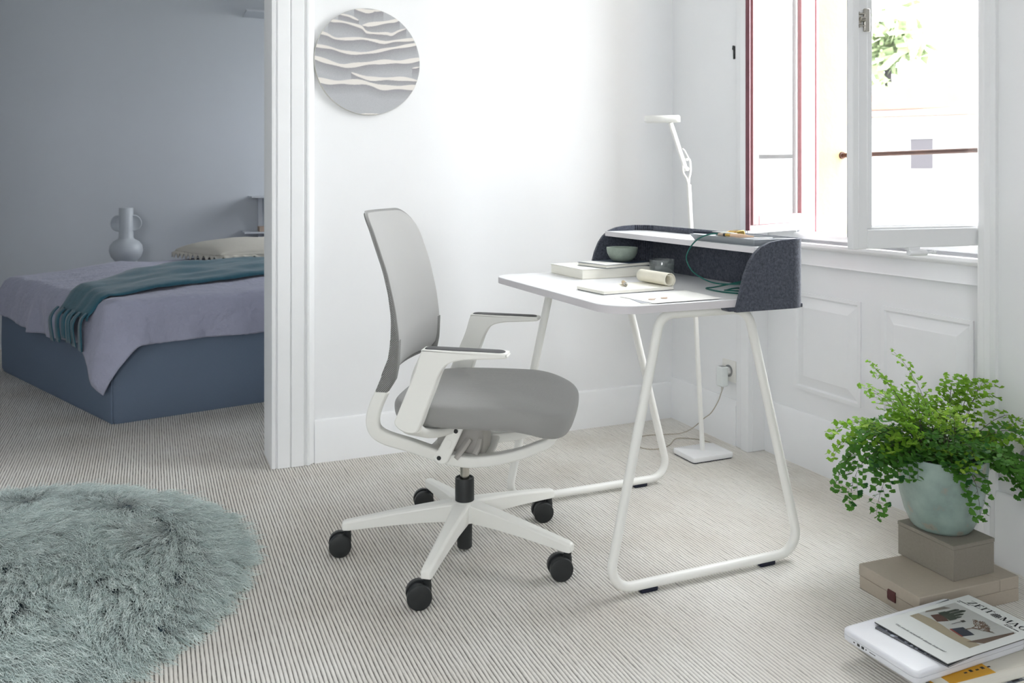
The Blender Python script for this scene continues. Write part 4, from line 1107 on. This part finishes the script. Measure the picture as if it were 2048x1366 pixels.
# serif capitals drawn as strokes (unit cell, cap height 1)
def stroke(x0, y0, x1, y1, w0, w1=None):
    w1 = w0 if w1 is None else w1; d = math.hypot(x1-x0, y1-y0); nx_, ny_ = -(y1-y0)/d, (x1-x0)/d
    return [(x0-nx_*w0/2, y0-ny_*w0/2), (x1-nx_*w1/2, y1-ny_*w1/2), (x1+nx_*w1/2, y1+ny_*w1/2), (x0+nx_*w0/2, y0+ny_*w0/2)]
T_, t_ = .17, .06
def serif(x, y, w=.22): return stroke(x-w/2, y, x+w/2, y, t_)
GL = {
 'Z': (.78, [stroke(.04,.97,.74,.97,t_), stroke(.02,.03,.74,.03,t_), stroke(.62,.97,.14,.03,T_), stroke(.05,.97,.05,.78,t_), stroke(.72,.03,.73,.24,t_)]),
 'E': (.74, [stroke(.18,0,.18,1,T_), stroke(.04,.97,.66,.97,t_), stroke(.04,.03,.70,.03,t_), stroke(.2,.52,.5,.52,t_), stroke(.65,.98,.65,.78,t_), stroke(.69,.02,.69,.24,t_), stroke(.5,.42,.5,.62,t_)]),
 'I': (.40, [stroke(.2,0,.2,1,T_), serif(.2,.03,.36), serif(.2,.97,.36)]),
 'T': (.78, [stroke(.39,0,.39,1,T_), stroke(.03,.97,.75,.97,t_), serif(.39,.03,.34), stroke(.05,.98,.05,.76,t_), stroke(.73,.98,.73,.76,t_)]),
 'M': (1.06, [stroke(.16,0,.16,1,t_), stroke(.9,0,.9,1,T_), stroke(.18,.97,.5,.05,T_), stroke(.5,.05,.84,.97,t_), serif(.14,.03,.3), serif(.9,.03,.34), serif(.12,.97,.26), serif(.94,.97,.26)]),
 'A': (.88, [stroke(.12,0,.44,1,t_), stroke(.44,1,.74,0,T_), stroke(.24,.34,.62,.34,t_), serif(.12,.03,.28), serif(.74,.03,.34)]),
 'G': (.88, [stroke(.5+.36*math.cos(R(a)), .5+.48*math.sin(R(a)), .5+.36*math.cos(R(a+24)), .5+.48*math.sin(R(a+24)), t_+(T_-t_)*abs(math.cos(R(a)))**1.2, t_+(T_-t_)*abs(math.cos(R(a+24)))**1.2) for a in range(45, 309, 24)] + [stroke(.76,.05,.76,.42,T_*.85), serif(.74,.42,.3), stroke(.76,.72,.76,.94,t_)]),
 'N': (.92, [stroke(.15,0,.15,1,t_), stroke(.15,.97,.77,.03,T_), stroke(.77,0,.77,1,t_), serif(.13,.03,.28), serif(.78,.97,.28), serif(.1,.97,.2)]),
}
def write(word, x, y, h, adv=1.0, slant=.0):
    polys = []
    for ch_ in word:
        wd_, st = GL[ch_]
        polys += [[(x+(px_+slant*py_)*h, y+py_*h) for px_, py_ in s] for s in st]
        x += (wd_+.06)*h*adv
    return polys, x
p1_, xe = write('ZEIT', .026, .262, .0205)
p2_, xe2 = write('MAGAZIN', xe+.021, .262, .0205, .98)
p2_ = [[(min(x, MW-.003), y) for x, y in q_] for q_ in p2_]
flatpoly('masthead', p1_+p2_, M_black_line)
# little crest between the two words
cr = []
for k in range(5): cr.append(stroke(xe+.001+k*.0042, .262, xe+.0035+k*.0036, .281-abs(k-2)*.002, .0022))
cr += [stroke(xe, .268, xe+.019, .268, .0015), stroke(xe+.002, .275, xe+.018, .276, .0015), stroke(xe+.003,.2605,xe+.017,.2605,.0015)]
flatpoly('crest', cr, M_black_line)
def small_text(txt, x, y, size, m, shear=0., name='cover_line'):
    cu = bpy.data.curves.new(name, 'FONT'); cu.body = txt; cu.size = size; cu.shear = shear; cu.offset = size*.02
    o = bpy.data.objects.new(name, cu); COL.objects.link(o)
    dg = bpy.context.evaluated_depsgraph_get(); me = bpy.data.meshes.new_from_object(o.evaluated_get(dg))
    bpy.data.objects.remove(o)
    for v in me.vertices: v.co = (v.co.x+x, v.co.y+y, zt[0]+curl(v.co.x+x, v.co.y+y)+.0001)
    me.materials.clear(); me.materials.append(m)
    o = bpy.data.objects.new(name, me); COL.objects.link(o); o.parent = mg
    return o
small_text('Wo steckt eigentlich dieses Internet?', .028, .030, .0084, mat('grey_ink', srgb(96, 98, 102), .6), .35)
fine = []                                                      # small print, too small to read
for x0, x1, y in ((.012, .016, .2560), (.017, .030, .2560), (.0312, .038, .2560), (.012, .015, .2495), (.0162, .019, .2495), (.130, .137, .2545), (.1382, .146, .2545), (.130, .135, .2485), (.1365, .150, .2485), (.1515, .164, .2485)):
    fine.append(stroke(x0, y, x1, y, .0026))
flatpoly('fine_print', fine, M_black_line, kind='stuff')

# ------------------------------------------------------------------ maidenhair fern in its pot
PC = Vector((1.923, 1.622, BT))
fern = thing('potted_fern', 'bushy green maidenhair fern in a mottled celadon pot on the boxes', 'plant', PC)
M_pot = bpy.data.materials.new('mottled_celadon_glaze'); M_pot.use_nodes = True
nt = M_pot.node_tree; N = nt.nodes; Lk = nt.links; b_ = N['Principled BSDF']
b_.inputs['Roughness'].default_value = .35; b_.inputs['Coat Weight'].default_value = .3
tc = N.new('ShaderNodeTexCoord'); n1 = N.new('ShaderNodeTexNoise'); n1.inputs['Scale'].default_value = 16; n1.inputs['Detail'].default_value = 6
Lk.new(tc.outputs['Object'], n1.inputs['Vector'])
cr_ = N.new('ShaderNodeValToRGB'); el = cr_.color_ramp.elements
el[0].position = .3; el[0].color = (*srgb(112, 122, 116), 1); el[1].position = .68; el[1].color = (*srgb(156, 176, 168), 1)
e2 = el.new(.42); e2.color = (*srgb(132, 152, 146), 1); e3 = el.new(.36); e3.color = (*srgb(150, 148, 134), 1)
Lk.new(n1.outputs['Fac'], cr_.inputs[0]); Lk.new(cr_.outputs[0], b_.inputs['Base Color'])
n2 = N.new('ShaderNodeTexNoise'); n2.inputs['Scale'].default_value = 60; Lk.new(tc.outputs['Object'], n2.inputs['Vector'])
bp = N.new('ShaderNodeBump'); bp.inputs['Strength'].default_value = .2; bp.inputs['Distance'].default_value = .002; Lk.new(n2.outputs['Fac'], bp.inputs['Height']); Lk.new(bp.outputs[0], b_.inputs['Normal'])
ob('pot', G().lathe([(r*.965, z*1.12) for r, z in [(0,0),(.064,0),(.072,.002),(.078,.008),(.093,.036),(.105,.075),(.111,.115),(.1155,.15),(.1165,.170),(.1155,.174),(.112,.1745),(.109,.172),(.107,.15),(.101,.11),(0,.10)]], 64), M_pot, fern, smooth=60)
ob('soil', G().lathe([(0,.164),(.05,.165),(.1025,.160),(.101,.152),(0,.152)], 32), mat('dark_soil', srgb(46, 38, 34), .95, bump=(120, .8, .004)), fern, smooth=60)
def leafmat(name, c0, c1, tr):
    m = bpy.data.materials.new(name); m.use_nodes = True
    nt = m.node_tree; N = nt.nodes; L = nt.links; N.remove(N['Principled BSDF'])
    tc = N.new('ShaderNodeTexCoord'); oi = N.new('ShaderNodeObjectInfo')
    nz = N.new('ShaderNodeTexNoise'); nz.inputs['Scale'].default_value = 28; L.new(tc.outputs['Object'], nz.inputs['Vector'])
    ad = N.new('ShaderNodeMath'); ad.operation = 'ADD'; L.new(nz.outputs['Fac'], ad.inputs[0])
    mm = N.new('ShaderNodeMath'); mm.operation = 'MULTIPLY_ADD'; mm.inputs[1].default_value = .6; mm.inputs[2].default_value = -.3; L.new(oi.outputs['Random'], mm.inputs[0]); L.new(mm.outputs[0], ad.inputs[1])
    rp = N.new('ShaderNodeValToRGB'); rp.color_ramp.elements[0].position = .25; rp.color_ramp.elements[0].color = (*c0, 1); rp.color_ramp.elements[1].position = .75; rp.color_ramp.elements[1].color = (*c1, 1)
    L.new(ad.outputs[0], rp.inputs[0])
    d = N.new('ShaderNodeBsdfPrincipled'); d.inputs['Roughness'].default_value = .55; d.inputs['Specular IOR Level'].default_value = .3; L.new(rp.outputs[0], d.inputs['Base Color'])
    t = N.new('ShaderNodeBsdfTranslucent'); L.new(rp.outputs[0], t.inputs[0])
    mx = N.new('ShaderNodeMixShader'); mx.inputs[0].default_value = tr; L.new(d.outputs[0], mx.inputs[1]); L.new(t.outputs[0], mx.inputs[2])
    L.new(mx.outputs[0], N['Material Output'].inputs[0])
    return m
M_young = leafmat('young_frond', srgb(130, 176, 56), srgb(184, 214, 92), .6)
M_old = leafmat('mature_frond', srgb(38, 86, 44), srgb(92, 146, 58), .45)
M_stem = mat('dark_wiry_stem', srgb(58, 48, 40), .5)
fr_rng = random.Random(11)
cam_dir = Vector((-math.sin(YAW), -math.cos(YAW), 0))           # towards the viewer
right_dir = Vector((math.cos(YAW), -math.sin(YAW), 0))
leaflets = []                                                   # (frond index, matrix, young)
stems = []
def leaf_shape():
    pts = [(0, 0, 0)]
    for k in range(9):
        a = R(-58+116*k/8); r = 1.0 - (.13 if k in (2, 4, 6) else 0) - (.12 if k in (0, 8) else 0)
        pts.append((r*math.cos(a), r*math.sin(a)*.92, .10*abs(math.sin(a))**1.5))
    return pts, [(0, k, k+1) for k in range(1, 9)]
LV, LF = leaf_shape()
def put_leaf(idx, p, d, size, young):
    d = d.normalized()
    if p.x+d.x*size*1.2 > 2.15-PC.x: d.x = -abs(d.x)*.3; d.normalize()
    if p.x+abs(size)*1.1 > 2.165-PC.x: return
    up = Vector((fr_rng.gauss(0, .45), fr_rng.gauss(0, .45), 1)) + cam_dir*.35
    z = (up - d*up.dot(d)); z = z.normalized() if z.length > .01 else d.orthogonal()
    y = z.cross(d)
    M = Matrix((( d.x*size, y.x*size, z.x*size, p.x), (d.y*size, y.y*size, z.y*size, p.y), (d.z*size, y.z*size, z.z*size, p.z), (0,0,0,1)))
    leaflets.append((idx, M, young))
def curve(p, d, length, droop, n):
    pts = [p.copy()]; d = d.normalized()
    for i in range(n):
        d = (d + Vector((fr_rng.gauss(0,.03), fr_rng.gauss(0,.03), -droop*(.4+1.6*i/n)))).normalized()
        p = p + d*(length/n); p.x = min(p.x, 2.125-PC.x); pts.append(p.copy())
    return pts
def frond(az, el, length, droop, young, size=1.0, bare=.32):
    idx = len(stems)
    d = right_dir*math.cos(az)*math.cos(el) + (-cam_dir)*math.sin(az)*math.cos(el) + Vector((0,0,math.sin(el)))
    p0 = Vector((0,0,.163)) + (right_dir*math.cos(az)-cam_dir*math.sin(az))*fr_rng.uniform(.005, .05)
    n = 16; main = curve(p0, d, length, droop, n)
    g = G(); g.tube(main, [.0011-.0007*i/n for i in range(n+1)], 4)
    side = 1
    for i in range(int(n*bare), n+1):
        t = i/n; side = -side
        tg = (main[min(i+1,n)]-main[max(i-1,0)]).normalized()
        lat = tg.cross(Vector((0,0,1))); lat = lat.normalized() if lat.length > .05 else right_dir
        bl = length*.27*(1-t)**.55*fr_rng.uniform(.75, 1.2)+.008
        bd = (lat*side*.85 + tg*.7 + Vector((0,0,fr_rng.uniform(-.1,.3)))).normalized()
        nb_ = max(2, int(bl/.0095)); br = curve(main[i], bd, bl, droop*.9, nb_)
        if nb_ > 2: g.tube(br, .0004, 3)
        for j in range(1, nb_+1):
            td = (br[j]-br[j-1]).normalized(); l2 = td.cross(Vector((0,0,1))); l2 = l2.normalized() if l2.length > .05 else lat
            s_ = fr_rng.uniform(.012, .018)*size*(1-.25*t)
            ls = (-1, 1)[(i+j) % 2]
            put_leaf(idx, br[j], (l2*ls*.8+td*.6), s_, young)
            if fr_rng.random() < .5: put_leaf(idx, br[j-1].lerp(br[j], .5), (-l2*ls*.8+td*.6), s_*.9, young)
        put_leaf(idx, br[-1], bd, fr_rng.uniform(.010, .014)*size, young)
    stems.append(g)
for k in range(20):      # upright inner fronds
    frond(fr_rng.uniform(0, 2*PI), R(fr_rng.uniform(58, 82)), fr_rng.uniform(.17, .275), .06, True, .95, .45)
frond(R(120), R(80), .31, .05, True, .75, .7); frond(R(165), R(70), .305, .05, True, .7, .72)
frond(R(20), R(60), .34, .085, True, .85, .5); frond(R(10), R(52), .30, .10, True, .9, .45); frond(R(35), R(64), .31, .08, True, .9, .5)
for k in range(22):      # middle ring
    az = 2*PI*k/22+fr_rng.uniform(-.15, .15)
    frond(az, R(fr_rng.uniform(46, 64)), fr_rng.uniform(.16, .23), .11, k % 4 == 0, 1.05, .3)
for k in range(20):      # outer ring, short towards the front
    az = 2*PI*k/20+fr_rng.uniform(-.15, .15); front = math.sin(az) < -.25
    frond(az, R(fr_rng.uniform(52, 64) if front else fr_rng.uniform(32, 48)), fr_rng.uniform(.09, .125) if front else fr_rng.uniform(.15, .21), .10 if front else .15, False, 1.1, .2)
for az, el, ln__, dr in ((172, 42, .32, .16), (186, 44, .31, .19), (196, 40, .29, .21), (166, 48, .30, .13), (180, 56, .29, .10), (150, 45, .27, .15), (-3, 34, .30, .13), (3, 28, .29, .12), (-14, 38, .26, .18), (14, 40, .28, .14), (-84, 50, .20, .27)):
    frond(R(az), R(el), ln__, dr, az in (166, 180), 1.1, .25)
fr_objs = [ob('frond', g, M_stem, fern, smooth=60) for g in stems]
campos = Vector((0, 0, CAM_H)) - PC
order = sorted(range(len(leaflets)), key=lambda i: (leaflets[i][1].translation-campos).length - leaflets[i][1].to_scale().x*8)
big = set(order[:300])
leaf_me = {}
for yv, m in ((True, M_young), (False, M_old)):
    me = bpy.data.meshes.new('leaflet'); me.from_pydata(LV, [], LF); me.materials.append(m)
    me.polygons.foreach_set('use_smooth', [True]*len(me.polygons)); leaf_me[yv] = me
for i in order[:300]:
    idx, M, yv = leaflets[i]
    o = bpy.data.objects.new('leaflet', leaf_me[yv]); COL.objects.link(o); o.parent = fr_objs[idx]; o.matrix_basis = M
gy, go = G(), G()
for i, (idx, M, yv) in enumerate(leaflets):
    if i in big: continue
    (gy if yv else go).add([M @ Vector(v) for v in LV], LF)
for g, m, nm in ((gy, M_young, 'young_leaflets'), (go, M_old, 'mature_leaflets')):
    ob(nm, g, m, fern, smooth=180, recalc=False, kind='stuff')
# ------------------------------------------------------------------ round sheepskin rug (hair curves)
RC = np.array((-.47, 2.58)); RR = .70
rug = thing('sheepskin_rug', 'round fluffy grey-green sheepskin rug on the carpet', 'rug', (*RC, 0))
def hump(x, y):
    return .5+.5*mnoise.noise((x*3.3+4, y*3.3, .7))
def hide_z(r, x, y): return max(.0, 1-(r/RR)**2)**.8*(.040+.045*hump(x, y))+.004
rows = []
for i in range(18):
    r = RR*max(i/17, .002); rows.append([(r*math.cos(2*PI*j/64), r*math.sin(2*PI*j/64), hide_z(r, r*math.cos(2*PI*j/64), r*math.sin(2*PI*j/64))) for j in range(64)])
rows.append([(RR*math.cos(2*PI*j/64), RR*math.sin(2*PI*j/64), .0) for j in range(64)])
g = G().loft(rows[::-1])
M_hide = mat('rug_hide', srgb(70, 84, 92), .95, spec=.05)
ob('hide', g, M_hide, rug, smooth=180)
NL = 10500; PER = 9; NP = 14
t = np.sqrt(rng.uniform(0, 1, NL)); ang = rng.uniform(0, 2*PI, NL)
keep = (t*RR*np.cos(ang) > -.32) | (rng.uniform(0, 1, NL) < .35)
t, ang = t[keep], ang[keep]; NL = len(t)
cx = t*RR*np.cos(ang); cy = t*RR*np.sin(ang)
flow = np.array([2.6*mnoise.noise((x*2.2, y*2.2, 3.1))+.8*mnoise.noise((x*6, y*6, 1)) for x, y in zip(cx, cy)])
fdir = np.stack([np.cos(flow*1.6-1.9), np.sin(flow*1.6-1.9)], 1)
rad = np.stack([np.cos(ang), np.sin(ang)], 1)
edge = np.clip((t-.5)/.5, 0, 1)[:, None]**1.3
fdir = fdir*(1-.85*edge)+rad*(.15+.9*edge); fdir /= np.linalg.norm(fdir, axis=1)[:, None]
cz = np.array([hide_z(math.hypot(x, y), x, y) for x, y in zip(cx, cy)])
llen = rng.uniform(.055, .085, NL)
lift = rng.uniform(.25, .6, NL)*(1-.5*edge[:,0])
N = NL*PER
L = np.repeat(np.arange(NL), PER)
root = np.stack([cx, cy, cz], 1)[L] + np.concatenate([rng.normal(0, .0062, (N, 2)), np.zeros((N, 1))], 1)
d0 = np.concatenate([fdir, lift[:, None]], 1)[L] + rng.normal(0, .10, (N, 3)); d0 /= np.linalg.norm(d0, axis=1)[:, None]
sidev = np.cross(d0, np.array([0, 0, 1.])); sidev /= np.linalg.norm(sidev, axis=1)[:, None]; upv = np.cross(sidev, d0)
u = np.linspace(0, 1, NP)[None, :, None]
ln_ = (llen[L]*rng.uniform(.8, 1.15, N))[:, None, None]
phase = (rng.uniform(0, 6.28, NL)[L] + rng.normal(0, .5, N))[:, None, None]
freq = (rng.uniform(13, 24, NL)[L])[:, None, None]
amp = (rng.uniform(.0026, .0060, NL)[L]*rng.uniform(.7, 1.3, N))[:, None, None]*(u**.6)
P = root[:, None, :] + d0[:, None, :]*ln_*u + sidev[:, None, :]*amp*np.sin(freq*u+phase) + upv[:, None, :]*amp*np.cos(freq*u+phase)
tipc = (np.stack([cx, cy, cz], 1)[L])[:, None, :] + (np.concatenate([fdir, lift[:, None]], 1)[L]/np.linalg.norm(np.concatenate([fdir, lift[:, None]], 1)[L], axis=1)[:, None])[:, None, :]*ln_*u
P = P + (tipc-P)*.35*u**1.2
P[:, :, 2] -= .018*(u[..., 0]**2)
P[:, :, 2] = np.maximum(P[:, :, 2], .002)
hc = bpy.data.hair_curves.new('fleece')
hc.add_curves([NP]*N)
hc.attributes['position'].data.foreach_set('vector', P.astype(np.float32).reshape(-1))
ra_ = hc.attributes.get('radius') or hc.attributes.new('radius', 'FLOAT', 'POINT')
ra_.data.foreach_set('value', np.tile(np.linspace(.0007, .0003, NP), N).astype(np.float32))
tone = hc.attributes.new('tone', 'FLOAT', 'CURVE'); tone.data.foreach_set('value', (rng.uniform(.0, 1, NL)[L]*.7+rng.uniform(0, .3, N)).astype(np.float32))
m = bpy.data.materials.new('fleece'); m.use_nodes = True
nt = m.node_tree; b_ = nt.nodes['Principled BSDF']; b_.inputs['Roughness'].default_value = .7; b_.inputs['Specular IOR Level'].default_value = .25
at = nt.nodes.new('ShaderNodeAttribute'); at.attribute_name = 'tone'
rp = nt.nodes.new('ShaderNodeValToRGB'); rp.color_ramp.elements[0].color = (*srgb(178, 194, 192), 1); rp.color_ramp.elements[1].color = (*srgb(234, 243, 240), 1)
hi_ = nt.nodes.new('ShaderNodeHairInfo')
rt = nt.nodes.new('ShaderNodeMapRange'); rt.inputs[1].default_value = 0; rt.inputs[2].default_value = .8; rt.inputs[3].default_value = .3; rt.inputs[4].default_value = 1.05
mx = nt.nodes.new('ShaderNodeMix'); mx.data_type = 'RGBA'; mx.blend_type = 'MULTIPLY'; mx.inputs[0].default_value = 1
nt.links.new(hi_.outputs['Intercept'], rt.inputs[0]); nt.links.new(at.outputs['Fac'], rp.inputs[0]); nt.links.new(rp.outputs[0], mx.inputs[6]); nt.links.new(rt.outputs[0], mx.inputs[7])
nt.links.new(mx.outputs[2], b_.inputs['Base Color'])
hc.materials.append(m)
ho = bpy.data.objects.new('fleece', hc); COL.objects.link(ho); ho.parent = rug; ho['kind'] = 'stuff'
# ------------------------------------------------------------------ outdoors
def wpt(px, d, z):
    l = (px-1024)/1700*d
    return (d*math.sin(YAW)+l*math.cos(YAW), d*math.cos(YAW)-l*math.sin(YAW), z)
M_render = mat('white_render', (.22, .22, .22), .9, var=(1.2, .1))
M_roof = mat('red_tiles', srgb(120, 74, 60), .85, var=(3, .12))
vx = Vector(wpt(1848, 1, 0)[:2]).normalized(); vr = Vector((vx.y, -vx.x))
def house(c, wd, dp, z0, z1, ridge, name, label):
    t = thing(name, label, 'building', (c[0], c[1], z0))
    P = lambda a, b: (c[0]+vr.x*a+vx.x*b, c[1]+vr.y*a+vx.y*b)
    def ring(h): return [P(-wd/2,0), P(wd/2,0), P(wd/2,dp), P(-wd/2,dp)]
    g = G().prism(ring(0), z0, z1)
    ob('wall', g, M_render, t, w=True)
    o = .25
    vs = [(*P(-wd/2-o,-o), z1-.1), (*P(wd/2+o,-o), z1-.1), (*P(wd/2+o,dp+o), z1-.1), (*P(-wd/2-o,dp+o), z1-.1), (*P(wd*.35,dp*.3), ridge), (*P(wd*.35,dp*.7), ridge)]
    ob('roof', G().add(vs, [(0,1,4),(1,2,5,4),(2,3,5),(3,0,4,5),(3,2,1,0)]), M_roof, t, w=True, smooth=0)
    return t, P
t, P = house(wpt(1880, 17, 0), 7, 5, -4, 2.5, 2.75, 'low_house', 'low white rendered house with one grey window seen through the pane')
for a in (-.33,):
    cx_ = a; zc = 1.68
    ob('window', G().prism([P(cx_-.2,-.04), P(cx_+.2,-.04), P(cx_+.2,.02), P(cx_-.2,.02)], zc-.34, zc+.26), mat('far_window_grey', srgb(30, 26, 32), .4), t, w=True)
    ob('lintel', G().prism([P(cx_-.27,-.07), P(cx_+.27,-.07), P(cx_+.27,.02), P(cx_-.27,.02)], zc+.26, zc+.32), M_render, t, w=True)
t, P = house(wpt(1990, 25, 0), 9, 6, -4, 3.4, 6.4, 'gabled_house', 'pale gabled house with reddish roof beyond the low house')
ob('window', G().prism([P(-.75,-.04), P(-.35,-.04), P(-.35,.02), P(-.75,.02)], 2.9, 3.4), mat('far_window_blue', srgb(52, 56, 66), .4), t, w=True)
ob('chimney', G().prism([P(.1,.8), P(.7,.8), P(.7,1.4), P(.1,1.4)], 4.2, 5.4), M_render, t, w=True)
tr = thing('garden_tree', 'leafy green tree standing beyond the pale houses outside', 'tree', wpt(1778, 40, -4))
base = Vector(wpt(1778, 40, -4))
ob('trunk', G().tube([base, base+Vector((.1,0,6)), base+Vector((0,.1,11.5))], [.4,.3,.12], 10), mat('bark', srgb(40, 36, 40), .9), tr, w=True)
g = G()
for i in range(420):
    u = rng.normal(0, 1, 3); u /= np.linalg.norm(u); r = abs(rng.normal(0, .62))
    c = np.array(base)+np.array([0,0,11.6])+u*r*np.array([2.0,2.0,2.3])
    a = rng.normal(0, .16, 3); b_ = rng.normal(0, .16, 3)
    g.add([c-a-b_, c+a-b_, c+a+b_, c-a+b_], [(0,1,2,3)])
ob('foliage', g, mat('tree_leaf', (.17, .22, .11), .7), tr, w=True, smooth=0, recalc=False, kind='stuff')
ob('outdoor_ground', G().box(3.2, 60, -20, 60, -4.3, -4), mat('pale_ground', srgb(170, 170, 160), .9), kind='structure')
